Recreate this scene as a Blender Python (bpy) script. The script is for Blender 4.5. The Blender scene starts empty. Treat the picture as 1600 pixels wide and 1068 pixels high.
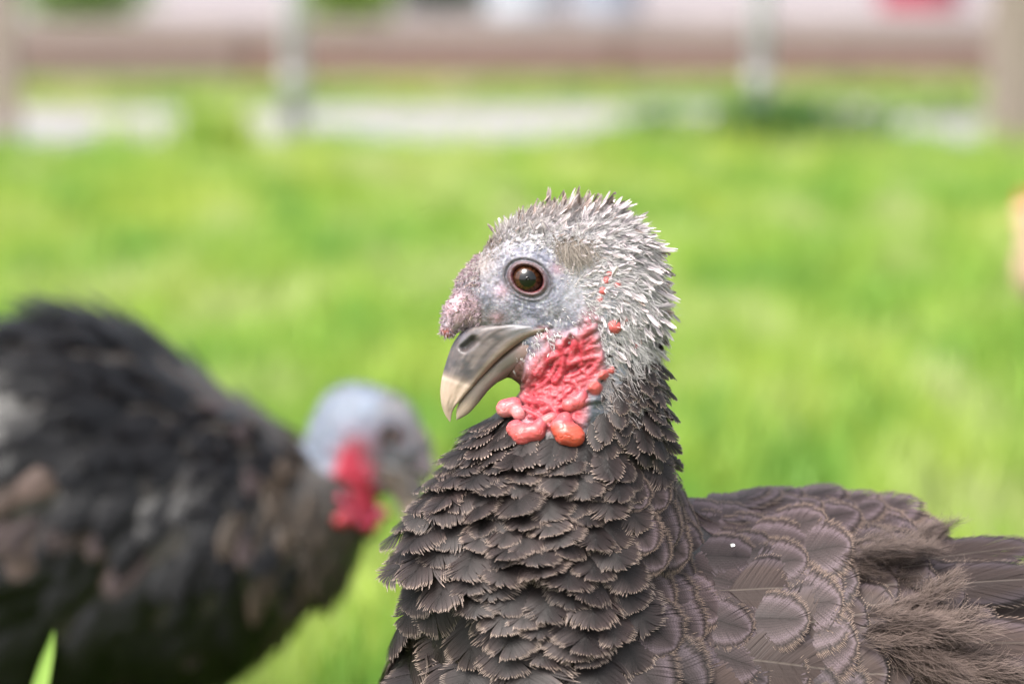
import bpy, math, random
import numpy as np
from mathutils import Matrix, Vector

rng = np.random.default_rng(7)
random.seed(7)
scn = bpy.context.scene
col = scn.collection
F32 = np.float32

# ------------------------------------------------------------------ camera
LENS, FPX = 85.0, 85.0 / 36.0 * 1600.0          # focal length in mm and in photograph pixels
PITCH = math.radians(10.26)
CAM = np.array([0.0, 0.0, 0.90])
RIGHT = np.array([1.0, 0, 0])
FWD = np.array([0, math.cos(PITCH), -math.sin(PITCH)])
UP = np.array([0, math.sin(PITCH), math.cos(PITCH)])
cam_d = bpy.data.cameras.new('camera')
cam = bpy.data.objects.new('camera', cam_d)
col.objects.link(cam)
cam.location = CAM
cam.rotation_euler = (math.pi / 2 - PITCH, 0, 0)
cam_d.lens = LENS
cam_d.sensor_width = 36
cam_d.clip_start = 0.05
cam_d.clip_end = 2000
cam_d.dof.use_dof = True
cam_d.dof.focus_distance = 1.243
cam_d.dof.aperture_fstop = 3.5
scn.camera = cam

# ------------------------------------------------------------------ light
SUN_EL, SUN_AZ = math.radians(60), math.radians(225)     # azimuth from +Y (away from camera) towards +X
w = bpy.data.worlds.new('World')
scn.world = w
w.use_nodes = True
nt = w.node_tree
bg = nt.nodes['Background']
sky = nt.nodes.new('ShaderNodeTexSky')
sky.sky_type = 'NISHITA'
sky.sun_disc = False
sky.sun_elevation = SUN_EL
sky.sun_rotation = SUN_AZ
sky.air_density = 1.0
sky.dust_density = 6.0
sky.ozone_density = 0.6
hs = nt.nodes.new('ShaderNodeHueSaturation')          # thin bright cloud: the same sky everywhere, paler
hs.inputs['Saturation'].default_value = 0.35
nt.links.new(sky.outputs[0], hs.inputs['Color'])
nt.links.new(hs.outputs[0], bg.inputs[0])
bg.inputs[1].default_value = 0.13
sd = bpy.data.lights.new('sun', 'SUN')
sd.energy = 1.5
sd.angle = math.radians(30)
sd.color = (1.0, 0.95, 0.88)
so = bpy.data.objects.new('sun', sd)
col.objects.link(so)
tosun = Vector((math.cos(SUN_EL) * math.sin(SUN_AZ), math.cos(SUN_EL) * math.cos(SUN_AZ), math.sin(SUN_EL)))
so.rotation_euler = tosun.to_track_quat('Z', 'Y').to_euler()
so.location = (0, 0, 8)
vs = scn.view_settings
vs.view_transform = 'Standard'
vs.look = 'None'
vs.gamma = 1
vs.exposure = 1.8
scn.cycles.use_denoising = True
scn.cycles.max_bounces = 8


# ------------------------------------------------------------------ helpers
def new_mat(name, rough=0.6, spec=0.4):
    m = bpy.data.materials.new(name)
    m.use_nodes = True
    b = m.node_tree.nodes['Principled BSDF']
    b.inputs['Roughness'].default_value = rough
    b.inputs['Specular IOR Level'].default_value = spec
    return m, m.node_tree, b


def N(t, kind, **kw):
    n = t.nodes.new(kind)
    for k, v in kw.items():
        setattr(n, k, v)
    return n


def ramp(t, fac, stops):
    r = N(t, 'ShaderNodeValToRGB')
    e = r.color_ramp.elements
    e[0].position, e[0].color = stops[0][0], (*stops[0][1], 1)
    e[1].position, e[1].color = stops[-1][0], (*stops[-1][1], 1)
    for p, c in stops[1:-1]:
        x = e.new(p)
        x.color = (*c, 1)
    if fac is not None:
        t.links.new(fac, r.inputs[0])
    return r


def mixc(t, a, b, fac, mode='MIX'):
    m = N(t, 'ShaderNodeMix', data_type='RGBA', blend_type=mode)
    for sock, v in ((m.inputs[0], fac), (m.inputs[6], a), (m.inputs[7], b)):
        if isinstance(v, bpy.types.NodeSocket):
            t.links.new(v, sock)
        elif isinstance(v, (int, float)):
            sock.default_value = v
        else:
            sock.default_value = (*v, 1)
    return m.outputs[2]


def noise_mat(name, c1, c2, scale, rough=0.8, bump=0.2, spec=0.3, detail=6, c3=None, scale3=1.0):
    m, t, b = new_mat(name, rough, spec)
    tc = N(t, 'ShaderNodeTexCoord')
    n1 = N(t, 'ShaderNodeTexNoise')
    n1.inputs['Scale'].default_value = scale
    n1.inputs['Detail'].default_value = detail
    t.links.new(tc.outputs['Object'], n1.inputs['Vector'])
    r = ramp(t, n1.outputs[0], [(0.3, c1), (0.7, c2)])
    out = r.outputs[0]
    if c3:
        n2 = N(t, 'ShaderNodeTexNoise')
        n2.inputs['Scale'].default_value = scale3
        t.links.new(tc.outputs['Object'], n2.inputs['Vector'])
        r2 = ramp(t, n2.outputs[0], [(0.45, (0, 0, 0)), (0.6, (1, 1, 1))])
        out = mixc(t, out, c3, r2.outputs[0])
    t.links.new(out, b.inputs['Base Color'])
    if bump:
        bp = N(t, 'ShaderNodeBump')
        bp.inputs['Strength'].default_value = bump
        bp.inputs['Distance'].default_value = 0.01
        t.links.new(n1.outputs[0], bp.inputs['Height'])
        t.links.new(bp.outputs[0], b.inputs['Normal'])
    return m


def mesh_np(name, verts, faces, smooth=True):
    """verts (n,3), faces (m,k) all of one size"""
    verts = np.asarray(verts, F32)
    faces = np.asarray(faces, np.int32)
    k = faces.shape[1]
    me = bpy.data.meshes.new(name)
    me.vertices.add(len(verts))
    me.vertices.foreach_set('co', verts.ravel())
    me.loops.add(faces.size)
    me.loops.foreach_set('vertex_index', faces.ravel())
    me.polygons.add(len(faces))
    me.polygons.foreach_set('loop_start', np.arange(0, faces.size, k, dtype=np.int32))
    me.polygons.foreach_set('loop_total', np.full(len(faces), k, np.int32))
    me.polygons.foreach_set('use_smooth', np.full(len(faces), smooth, bool))
    me.update(calc_edges=True)
    return me


def add_col(me, name, rgb):
    a = me.attributes.new(name, 'FLOAT_COLOR', 'POINT')
    c = np.ones((len(rgb), 4), F32)
    c[:, :3] = rgb
    a.data.foreach_set('color', c.ravel())


def add_flt(me, name, v):
    a = me.attributes.new(name, 'FLOAT', 'POINT')
    a.data.foreach_set('value', np.asarray(v, F32))


def link(name, me, mat, parent=None, loc=None):
    o = bpy.data.objects.new(name, me)
    col.objects.link(o)
    if mat is not None and me is not None and len(me.materials) == 0:
        me.materials.append(mat)
    if parent is not None:
        o.parent = parent
    if loc is not None:
        o.location = loc
    return o


def empty(name, loc, rz=0.0):
    o = bpy.data.objects.new(name, None)
    col.objects.link(o)
    o.location = loc
    o.rotation_euler = (0, 0, rz)
    o.empty_display_size = 0.05
    return o


def tag(o, label=None, cat=None, group=None, kind=None):
    for k, v in (('label', label), ('category', cat), ('group', group), ('kind', kind)):
        if v:
            o[k] = v
    return o


class MB:
    """collects boxes / tubes / tris into one mesh"""
    def __init__(s):
        s.v, s.f = [], []

    def box(s, c, d, rz=0.0, bev=0.0):
        b = len(s.v)
        ca, sa = math.cos(rz), math.sin(rz)
        x, y, z = d[0] / 2, d[1] / 2, d[2] / 2
        pts = []
        if bev:
            q = [(-x, -y + bev), (-x + bev, -y), (x - bev, -y), (x, -y + bev), (x, y - bev), (x - bev, y), (-x + bev, y), (-x, y - bev)]
        else:
            q = [(-x, -y), (x, -y), (x, y), (-x, y)]
        n = len(q)
        for zz in (-z, z):
            for (px, py) in q:
                pts.append((c[0] + px * ca - py * sa, c[1] + px * sa + py * ca, c[2] + zz))
        s.v += pts
        for i in range(n):
            j = (i + 1) % n
            s.f.append((b + i, b + j, b + n + j, b + n + i))
        s.f.append(tuple(b + i for i in reversed(range(n))))
        s.f.append(tuple(b + n + i for i in range(n)))
        return s

    def tube(s, pts, rad, seg=10, cap=True):
        pts = [Vector(p) for p in pts]
        b = len(s.v)
        n = len(pts)
        for i, p in enumerate(pts):
            d = (pts[min(i + 1, n - 1)] - pts[max(i - 1, 0)]).normalized()
            a = d.cross(Vector((0, 1, 0.13))).normalized()
            e = d.cross(a)
            r = rad[i] if isinstance(rad, (list, tuple)) else rad
            for k in range(seg):
                t = 2 * math.pi * k / seg
                s.v.append(tuple(p + a * (r * math.cos(t)) + e * (r * math.sin(t))))
        for i in range(n - 1):
            for k in range(seg):
                k2 = (k + 1) % seg
                s.f.append((b + i * seg + k, b + i * seg + k2, b + (i + 1) * seg + k2, b + (i + 1) * seg + k))
        if cap:
            s.f.append(tuple(b + k for k in reversed(range(seg))))
            s.f.append(tuple(b + (n - 1) * seg + k for k in range(seg)))
        return s

    def build(s, name, mat, parent=None, loc=None, smooth=False):
        me = bpy.data.meshes.new(name)
        me.from_pydata(s.v, [], s.f)
        if smooth:
            me.polygons.foreach_set('use_smooth', [True] * len(me.polygons))
        me.update()
        return link(name, me, mat, parent, loc)


def _h(i, j, k, seed):
    n = (i.astype(np.int64) * 374761393 + j.astype(np.int64) * 668265263 + k.astype(np.int64) * 2147483647 + seed * 974711) & 0xffffffff
    n = ((n ^ (n >> 13)) * 1274126177) & 0xffffffff
    n = n ^ (n >> 16)
    return (n & 0xffff).astype(F32) / 65535.0


def vnoise(p, seed=0):
    """value noise 0..1, p (n,3)"""
    f = np.floor(p)
    i = f.astype(np.int64)
    t = (p - f).astype(F32)
    t = t * t * (3 - 2 * t)
    out = 0
    for dx in (0, 1):
        for dy in (0, 1):
            for dz in (0, 1):
                wgt = (t[:, 0] if dx else 1 - t[:, 0]) * (t[:, 1] if dy else 1 - t[:, 1]) * (t[:, 2] if dz else 1 - t[:, 2])
                out = out + wgt * _h(i[:, 0] + dx, i[:, 1] + dy, i[:, 2] + dz, seed)
    return out


def fbm(p, seed=0, octv=3):
    a, s, o = 0.5, 1.0, 0
    for q in range(octv):
        o = o + a * vnoise(p * s, seed + q)
        a *= 0.5
        s *= 2.03
    return o / (1 - 0.5 ** octv)


def sstep(a, b, x):
    t = np.clip((x - a) / (b - a), 0, 1)
    return t * t * (3 - 2 * t)


def norm(v):
    return v / np.maximum(np.linalg.norm(v, axis=-1, keepdims=True), 1e-9)


# ---- signed distance pieces; P is a tuple of broadcastable x, y, z arrays
def ell(P, c, r):
    x, y, z = (P[0] - c[0]) / r[0], (P[1] - c[1]) / r[1], (P[2] - c[2]) / r[2]
    k0 = np.sqrt(x * x + y * y + z * z)
    k1 = np.sqrt((x / r[0]) ** 2 + (y / r[1]) ** 2 + (z / r[2]) ** 2) + F32(1e-9)
    return k0 * (k0 - 1) / k1


def cone(P, a, b, ra, rb, sy=1.0):
    ax, ay, az = a
    dx, dy, dz = b[0] - ax, (b[1] - ay) / sy, b[2] - az
    L2 = dx * dx + dy * dy + dz * dz
    px, py, pz = P[0] - ax, (P[1] - ay) / sy, P[2] - az
    t = np.clip((px * dx + py * dy + pz * dz) / L2, 0, 1)
    d = np.sqrt((px - t * dx) ** 2 + (py - t * dy) ** 2 + (pz - t * dz) ** 2)
    return (d - (ra + t * (rb - ra))) * min(1.0, sy)


def smin(a, b, k):
    h = np.clip(0.5 + 0.5 * (b - a) / k, 0, 1)
    return b + (a - b) * h - k * h * (1 - h)


def surface_nets(f, xs, ys, zs):
    s = f < 0
    c = [s[dx:s.shape[0] - 1 + dx, dy:s.shape[1] - 1 + dy, dz:s.shape[2] - 1 + dz] for dx in (0, 1) for dy in (0, 1) for dz in (0, 1)]
    cnt = sum(q.astype(np.int8) for q in c)
    I, J, K = np.nonzero((cnt > 0) & (cnt < 8))
    idx = np.full(cnt.shape, -1, np.int32)
    idx[I, J, K] = np.arange(len(I))
    acc = np.zeros((len(I), 3))
    n = np.zeros(len(I))
    cr = [(0, 0, 0), (1, 0, 0), (0, 1, 0), (1, 1, 0), (0, 0, 1), (1, 0, 1), (0, 1, 1), (1, 1, 1)]
    G = (xs, ys, zs)
    for a in cr:
        for ax in range(3):
            if a[ax]:
                continue
            b = list(a)
            b[ax] = 1
            va = f[I + a[0], J + a[1], K + a[2]]
            vb = f[I + b[0], J + b[1], K + b[2]]
            m = (va < 0) != (vb < 0)
            t = np.where(m, va / np.where(m, va - vb, 1), 0)
            base = [xs[I + a[0]], ys[J + a[1]], zs[K + a[2]]]
            ix = (I, J, K)[ax]
            base[ax] = G[ax][ix] + t * (G[ax][ix + 1] - G[ax][ix])
            for q in range(3):
                acc[:, q] += np.where(m, base[q], 0)
            n += m
    V = acc / n[:, None]
    faces = []
    for ax in range(3):
        sl0 = [slice(1, -1)] * 3
        sl1 = [slice(1, -1)] * 3
        sl0[ax] = slice(0, -1)
        sl1[ax] = slice(1, None)
        a = s[tuple(sl0)]
        b = s[tuple(sl1)]
        i, j, k = np.nonzero(a != b)
        off = [1, 1, 1]
        off[ax] = 0
        i, j, k = i + off[0], j + off[1], k + off[2]
        u, v = [(1, 2), (2, 0), (0, 1)][ax]
        def cell(du, dv):
            q = [i, j, k]
            q[u] = q[u] - 1 + du
            q[v] = q[v] - 1 + dv
            return idx[q[0], q[1], q[2]]
        Q = np.stack([cell(0, 0), cell(1, 0), cell(1, 1), cell(0, 1)], 1)
        inside = a[a != b]
        Q[~inside] = Q[~inside][:, ::-1]
        faces.append(Q)
    Fq = np.concatenate(faces)
    return V, Fq[(Fq >= 0).all(1)]


def subdivide(V, Q):
    e = np.sort(np.stack([Q, np.roll(Q, -1, 1)], 2).reshape(-1, 2), 1)
    key = e[:, 0].astype(np.int64) * len(V) + e[:, 1]
    uq, inv = np.unique(key, return_inverse=True)
    ev = 0.5 * (V[uq // len(V)] + V[uq % len(V)])
    fv = V[Q].mean(1)
    em = inv.reshape(-1, 4) + len(V)
    fi = np.arange(len(Q)) + len(V) + len(ev)
    nq = [np.stack([Q[:, i], em[:, i], fi, em[:, i - 1]], 1) for i in range(4)]
    return np.concatenate([V, ev, fv]), np.concatenate(nq)


def gradient(sdf, V, h=1.0):
    V = V.astype(F32)
    P = (V[:, 0], V[:, 1], V[:, 2])
    f0 = sdf(P)
    g = np.stack([sdf((P[0] + h, P[1], P[2])) - f0, sdf((P[0], P[1] + h, P[2])) - f0, sdf((P[0], P[1], P[2] + h)) - f0], 1) / h
    return f0, g


def reproject(sdf, V, it=2):
    for _ in range(it):
        f0, g = gradient(sdf, V)
        V = V - g * (np.clip(f0, -6, 6) / np.maximum((g * g).sum(1), 0.2))[:, None]
    return V


def skin_mesh(sdf, xs, ys, zs, sub=1):
    xs, ys, zs = [np.asarray(q, F32) for q in (xs, ys, zs)]
    f = np.broadcast_to(sdf((xs[:, None, None], ys[None, :, None], zs[None, None, :])), (len(xs), len(ys), len(zs)))
    V, Q = surface_nets(np.ascontiguousarray(f), xs, ys, zs)
    V = reproject(sdf, V, 2)
    for _ in range(sub):
        V, Q = subdivide(V, Q)
        V = reproject(sdf, V, 1)
    _, g = gradient(sdf, V)
    return V, Q, norm(g)


def axis(*segs):
    """segs: (start, stop, step) consecutive"""
    a = [np.arange(s, e, st) for s, e, st in segs]
    return np.concatenate(a + [[segs[-1][1]]])


def front(sdf, x, z, start=-420.0, n=500, step=1.5):
    y = np.arange(n, dtype=F32) * F32(step) + F32(start)
    f = sdf((np.full(n, x, F32), y, np.full(n, z, F32)))
    hit = np.nonzero(f < 0)[0]
    return float(y[hit[0]]) if len(hit) else None


class Sculpt:
    """a sculpting frame parallel to the picture plane: x right, y away, z up, in photograph pixels at distance D"""
    def __init__(s, D):
        s.D, s.S = D, FPX / D

    def world(s, P):
        P = np.asarray(P, float)
        return CAM + ((P[..., 0:1] - 800) / s.S) * RIGHT + ((P[..., 2:3] + 534) / s.S) * UP + (s.D + P[..., 1:2] / s.S) * FWD

    def vec(s, d):
        d = np.asarray(d, float)
        return d[..., 0:1] * RIGHT + d[..., 1:2] * FWD + d[..., 2:3] * UP


def project(Pw):
    r = Pw - CAM
    d = r @ FWD
    return 800 + FPX * (r @ RIGHT) / d, 534 - FPX * (r @ UP) / d, d


# ------------------------------------------------------------------ materials
def attr(t, name, out='Color'):
    a = N(t, 'ShaderNodeAttribute', attribute_name=name)
    return a.outputs[out]


def feather_mat(name, stops, bars=0.0, rough=0.42, sheen=(0.45, 0.47, 0.6), rachis=(0.35, 0.3, 0.26), quill=0.0, shw=0.06, spec=0.3):
    m, t, b = new_mat(name, rough, spec)
    bt = attr(t, 'barb', 'Fac')
    rnd = attr(t, 'rnd', 'Fac')
    oi = N(t, 'ShaderNodeObjectInfo')
    s1 = N(t, 'ShaderNodeMath', operation='ADD')
    t.links.new(rnd, s1.inputs[0])
    t.links.new(oi.outputs['Random'], s1.inputs[1])
    fr = N(t, 'ShaderNodeMath', operation='FRACT')
    t.links.new(s1.outputs[0], fr.inputs[0])
    # slight wobble of the banding, finer than a barb
    fu = N(t, 'ShaderNodeAttribute', attribute_name='across')
    fl = N(t, 'ShaderNodeAttribute', attribute_name='strand')
    cx = N(t, 'ShaderNodeCombineXYZ')
    t.links.new(fl.outputs['Fac'], cx.inputs[0])
    t.links.new(fr.outputs[0], cx.inputs[1])
    nz = N(t, 'ShaderNodeTexNoise')
    nz.inputs['Scale'].default_value = 60
    nz.inputs['Detail'].default_value = 2
    t.links.new(cx.outputs[0], nz.inputs['Vector'])
    ma = N(t, 'ShaderNodeMath', operation='MULTIPLY_ADD')
    t.links.new(nz.outputs[0], ma.inputs[0])
    ma.inputs[1].default_value = 0.10
    t.links.new(bt, ma.inputs[2])
    sb = N(t, 'ShaderNodeMath', operation='SUBTRACT')
    t.links.new(ma.outputs[0], sb.inputs[0])
    sb.inputs[1].default_value = 0.05
    r = ramp(t, sb.outputs[0], stops)
    c = r.outputs[0]
    if bars:
        wv = N(t, 'ShaderNodeMath', operation='SINE')
        mu = N(t, 'ShaderNodeMath', operation='MULTIPLY')
        mu.inputs[1].default_value = 85
        t.links.new(sb.outputs[0], mu.inputs[0])
        t.links.new(mu.outputs[0], wv.inputs[0])
        rr = ramp(t, wv.outputs[0], [(0.2, (1, 1, 1)), (0.9, (1 - bars,) * 3)])
        c = mixc(t, c, rr.outputs[0], 1.0, 'MULTIPLY')
    # streaks along the barbs
    rs = ramp(t, nz.outputs[0], [(0.3, (0.74, 0.73, 0.73)), (0.7, (1.2, 1.18, 1.16))])
    c = mixc(t, c, rs.outputs[0], 1.0, 'MULTIPLY')
    rv = ramp(t, fr.outputs[0], [(0.0, (0.72, 0.70, 0.72)), (0.5, (1.0, 0.95, 0.95)), (1.0, (1.3, 1.22, 1.2))])
    c = mixc(t, c, rv.outputs[0], 1.0, 'MULTIPLY')
    # quill
    ab = N(t, 'ShaderNodeMath', operation='ABSOLUTE')
    t.links.new(fu.outputs['Fac'], ab.inputs[0])
    rq = ramp(t, ab.outputs[0], [(0.006, (1, 1, 1)), (0.014, (0, 0, 0))])
    mq = N(t, 'ShaderNodeMath', operation='MULTIPLY')
    t.links.new(rq.outputs[0], mq.inputs[0])
    mq.inputs[1].default_value = quill
    c = mixc(t, c, rachis, mq.outputs[0])
    t.links.new(c, b.inputs['Base Color'])
    b.inputs['Sheen Weight'].default_value = shw
    b.inputs['Sheen Roughness'].default_value = 0.4
    b.inputs['Sheen Tint'].default_value = (*sheen, 1)
    bp = N(t, 'ShaderNodeBump')
    bp.inputs['Strength'].default_value = 0.25
    bp.inputs['Distance'].default_value = 0.0008
    t.links.new(nz.outputs[0], bp.inputs['Height'])
    t.links.new(bp.outputs[0], b.inputs['Normal'])
    # thin vanes let some light through
    tr = N(t, 'ShaderNodeBsdfTranslucent')
    t.links.new(c, tr.inputs[0])
    mx = N(t, 'ShaderNodeMixShader')
    mx.inputs[0].default_value = 0.18
    out = t.nodes['Material Output']
    t.links.new(b.outputs[0], mx.inputs[1])
    t.links.new(tr.outputs[0], mx.inputs[2])
    t.links.new(mx.outputs[0], out.inputs[0])
    return m


def vcol_mat(name, rough, spec, sss=0.0, bump=0.0, bscale=900, sss_r=(0.004, 0.0015, 0.001), coat=0.0, transl=0.0):
    m, t, b = new_mat(name, rough, spec)
    c = attr(t, 'Col')
    t.links.new(c, b.inputs['Base Color'])
    if sss:
        b.inputs['Subsurface Weight'].default_value = sss
        b.inputs['Subsurface Radius'].default_value = (1, 0.35, 0.25)
        b.inputs['Subsurface Scale'].default_value = sss_r[0]
    if coat:
        b.inputs['Coat Weight'].default_value = coat
        b.inputs['Coat Roughness'].default_value = 0.03
    if bump:
        tc = N(t, 'ShaderNodeTexCoord')
        n1 = N(t, 'ShaderNodeTexVoronoi')
        n1.inputs['Scale'].default_value = bscale
        t.links.new(tc.outputs['Object'], n1.inputs['Vector'])
        bp = N(t, 'ShaderNodeBump', invert=True)
        bp.inputs['Strength'].default_value = bump
        bp.inputs['Distance'].default_value = 0.0006
        t.links.new(n1.outputs['Distance'], bp.inputs['Height'])
        t.links.new(bp.outputs[0], b.inputs['Normal'])
    if transl:
        tr = N(t, 'ShaderNodeBsdfTranslucent')
        t.links.new(c, tr.inputs[0])
        mx = N(t, 'ShaderNodeMixShader')
        mx.inputs[0].default_value = transl
        t.links.new(b.outputs[0], mx.inputs[1])
        t.links.new(tr.outputs[0], mx.inputs[2])
        t.links.new(mx.outputs[0], t.nodes['Material Output'].inputs[0])
    return m


M_chest = feather_mat('chest_feather_vane', [(0.0, (0.0061, 0.0044, 0.0043)), (0.45, (0.0168, 0.0125, 0.0123)), (0.70, (0.0322, 0.0241, 0.0239)), (0.80, (0.0398, 0.0300, 0.0283)), (0.85, (0.1072, 0.0834, 0.0725)), (1.0, (0.3326, 0.2755, 0.2363))], rough=0.5, shw=0.0, spec=0.25)  # dark brown roots, deepened further to paint shade between the feathers; fringe is buff
M_back = feather_mat('back_feather_vane', [(0.0, (0.0199, 0.0146, 0.0145)), (0.4, (0.0460, 0.0344, 0.0362)), (0.60, (0.0949, 0.0747, 0.0855)), (0.69, (0.0551, 0.0410, 0.0421)), (0.76, (0.0138, 0.0095, 0.0094)), (0.82, (0.0643, 0.0483, 0.0421)), (0.88, (0.1386, 0.1050, 0.0851)), (0.93, (0.1148, 0.0863, 0.0739)), (1.0, (0.1885, 0.1505, 0.1302))], bars=0.35, rough=0.55, spec=0.22, shw=0.02)  # pale violet mid-band paints the bluish sheen into the colour; dark band, fringe are pattern
M_wing = feather_mat('wing_feather_vane', [(0.0, (0.0306, 0.0212, 0.0188)), (0.5, (0.0444, 0.0322, 0.0290)), (0.76, (0.0612, 0.0483, 0.0536)), (0.83, (0.0153, 0.0110, 0.0109)), (0.90, (0.0214, 0.0161, 0.0159)), (0.94, (0.1442, 0.1112, 0.0924)), (1.0, (0.2772, 0.2226, 0.1837))], rough=0.48, quill=0.14, spec=0.22, shw=0.02)
M_dark = feather_mat('dark_saddle_vane', [(0.0, (0.0015, 0.0013, 0.0015)), (0.7, (0.0028, 0.0024, 0.003)), (0.92, (0.004, 0.0035, 0.004)), (1.0, (0.008, 0.007, 0.0075))], rough=0.27, shw=0.0, spec=0.36)
M_tan = feather_mat('tan_covert_vane', [(0.0, (0.07, 0.05, 0.042)), (0.7, (0.12, 0.086, 0.075)), (1.0, (0.17, 0.125, 0.11))], rough=0.5, shw=0.0)
M_olive = feather_mat('olive_breast_vane', [(0.0, (0.016, 0.012, 0.009)), (0.7, (0.038, 0.028, 0.019)), (0.9, (0.062, 0.045, 0.031)), (1.0, (0.09, 0.067, 0.05))], rough=0.5, shw=0.02)
M_crest = feather_mat('crest_tuft_vane', [(0.0, (0.17, 0.16, 0.18)), (0.4, (0.36, 0.335, 0.355)), (0.75, (0.55, 0.515, 0.53)), (1.0, (0.61, 0.57, 0.575))], rough=0.6, shw=0.0)
M_crestb = feather_mat('brown_tuft_vane', [(0.0, (0.09, 0.075, 0.07)), (0.4, (0.19, 0.15, 0.135)), (0.75, (0.28, 0.23, 0.21)), (1.0, (0.48, 0.43, 0.41))], rough=0.6, shw=0.0)
M_buff = feather_mat('buff_hen_vane', [(0.0, (0.28, 0.19, 0.155)), (0.7, (0.40, 0.28, 0.235)), (1.0, (0.48, 0.38, 0.34))], rough=0.6)
M_skin = vcol_mat('turkey_skin', 0.5, 0.4, sss=0.22, bump=0.35, bscale=700)
M_flesh = vcol_mat('wattle_flesh', 0.38, 0.42, sss=0.4, bump=0.03, bscale=420)
M_beak = vcol_mat('beak_horn', 0.42, 0.45, sss=0.1, bump=0.12, bscale=500)
M_eye = vcol_mat('eye_ball', 0.08, 0.25, coat=0.35)
M_bristle = vcol_mat('head_bristle', 0.55, 0.3, transl=0.25)
M_down = vcol_mat('down_plume', 0.65, 0.2, transl=0.3)
M_leg = noise_mat('leg_scale', (0.16, 0.09, 0.08), (0.3, 0.18, 0.15), 160, 0.55, 0.5)
M_henleg = noise_mat('hen_leg_scale', (0.45, 0.3, 0.1), (0.6, 0.42, 0.16), 160, 0.55, 0.5)


# ------------------------------------------------------------------ feathers
def feather_shape(seed, ncol=72, fringe=0.09, cleft=0.05, point=0.0, cup=0.35, curl=0.22, narrow=1.0):
    """unit feather: length along +y, width in x, face towards +z; every barb clump is its own strip"""
    r = np.random.default_rng(seed)
    tau = np.array([0.0, 0.3, 0.55, 0.72, 0.82, 1.0])
    se = np.linspace(-1, 1, ncol + 1)
    grp = np.cumsum(r.random(ncol) < 0.20)
    gsh = r.normal(0, cleft, grp[-1] + 1)
    glen = r.normal(0, 0.03, grp[-1] + 1)
    bent = r.normal(0, 0.08)

    def barb(s, t):
        phi = s * math.radians(112)
        ex = 0.5 * np.sign(s) * np.abs(np.sin(np.clip(phi, -math.pi / 2, math.pi / 2))) ** 0.85
        ex = np.where(np.abs(phi) > math.pi / 2, np.sign(s) * (0.5 - 0.10 * (np.abs(phi) - math.pi / 2)), ex)
        ey = 0.56 + 0.44 * np.cos(phi) * (1 + point * (1 - np.abs(s)))
        ry = 0.04 + 0.80 * (1 - np.abs(s)) ** 0.9
        qx, qy = ex * 0.62, ry + (ey - ry) * 0.58
        x = 2 * t * (1 - t) * qx + t * t * ex
        y = (1 - t) ** 2 * ry + 2 * t * (1 - t) * qy + t * t * ey
        return x * narrow, y

    V, Q, bt, st = [], [], [], []
    for j in range(ncol):
        ln = 1 + glen[grp[j]] + r.normal(0, fringe * 0.35)
        sh = gsh[grp[j]]
        tt = tau * ln
        sm = 0.5 * (se[j] + se[j + 1])
        hw = 0.5 * (se[j + 1] - se[j])
        tw = np.array([1, 1, 1, 0.98, 0.82, 0.08])
        shs = sh * np.clip((tau - 0.45) / 0.55, 0, 1) ** 1.5
        x0, y0 = barb(sm - hw * tw + shs, tt)
        x1, y1 = barb(sm + hw * tw + shs, tt)
        b = len(V)
        dz = r.normal(0, 0.006) * tau + gsh[grp[j]] * 0.25 * tau ** 2
        for i in range(6):
            for (x, y) in ((x0[i], y0[i]), (x1[i], y1[i])):
                z = -cup * x * x - curl * (y - 0.35) ** 2 * (1 if y > 0.35 else -0.2) + dz[i]
                V.append((x + bent * y * y * 0.3, y, z))
            bt += [tau[i]] * 2
            st += [sm - hw, sm + hw]
        for i in range(5):
            Q.append((b + 2 * i, b + 2 * i + 1, b + 2 * i + 3, b + 2 * i + 2))
    # quill down the middle, one edge sharing the points the barbs spring from
    b = len(V)
    half = [ncol // 2 - int(k) for k in np.linspace(ncol // 2, 1, 7)] if False else [int(k) for k in np.linspace(0, ncol // 2, 7)]
    ys = [-0.06] + [float(0.04 + 0.80 * (1 - abs(se[k])) ** 0.9) for k in half]
    for i, y in enumerate(ys):
        z = -curl * (y - 0.35) ** 2 * (1 if y > 0.35 else -0.2)
        hwq = 0.007 * (1.1 - y)
        for x in (-hwq, 0.0):
            V.append((x + bent * y * y * 0.3, y, z + (0.003 if x else 0)))
            bt.append(0.0)
            st.append(0.0)
        if i:
            Q.append((b + 2 * i - 2, b + 2 * i - 1, b + 2 * i + 1, b + 2 * i))
    V, Q, bt, st = np.array(V), np.array(Q), np.array(bt), np.array(st)
    _, first, inv = np.unique(np.round(V, 5), axis=0, return_index=True, return_inverse=True)
    inv = inv.ravel()
    V, Q, bt, st = V[first], inv[Q], bt[first], st[first]
    Q = Q[np.array([len(set(q)) == 4 or len(set(q)) == 3 for q in Q.tolist()])]
    tri = np.array([len(set(q)) == 3 for q in Q.tolist()])
    if tri.any():      # first quad of a barb closes to a point on the quill: nudge keeps it a quad-free of repeats
        fix = []
        for q in Q[tri].tolist():
            k = next(i for i in range(4) if q[i] == q[(i + 1) % 4])
            V = np.vstack([V, V[q[k]] + np.array([0, 1e-4, 0])])
            bt, st = np.append(bt, bt[q[k]]), np.append(st, st[q[k]])
            q[k] = len(V) - 1
            fix.append(q)
        Q = np.vstack([Q[~tri], np.array(fix)])
    return dict(V=V, Q=Q, barb=bt, strand=st, across=V[:, 0] / narrow)


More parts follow.
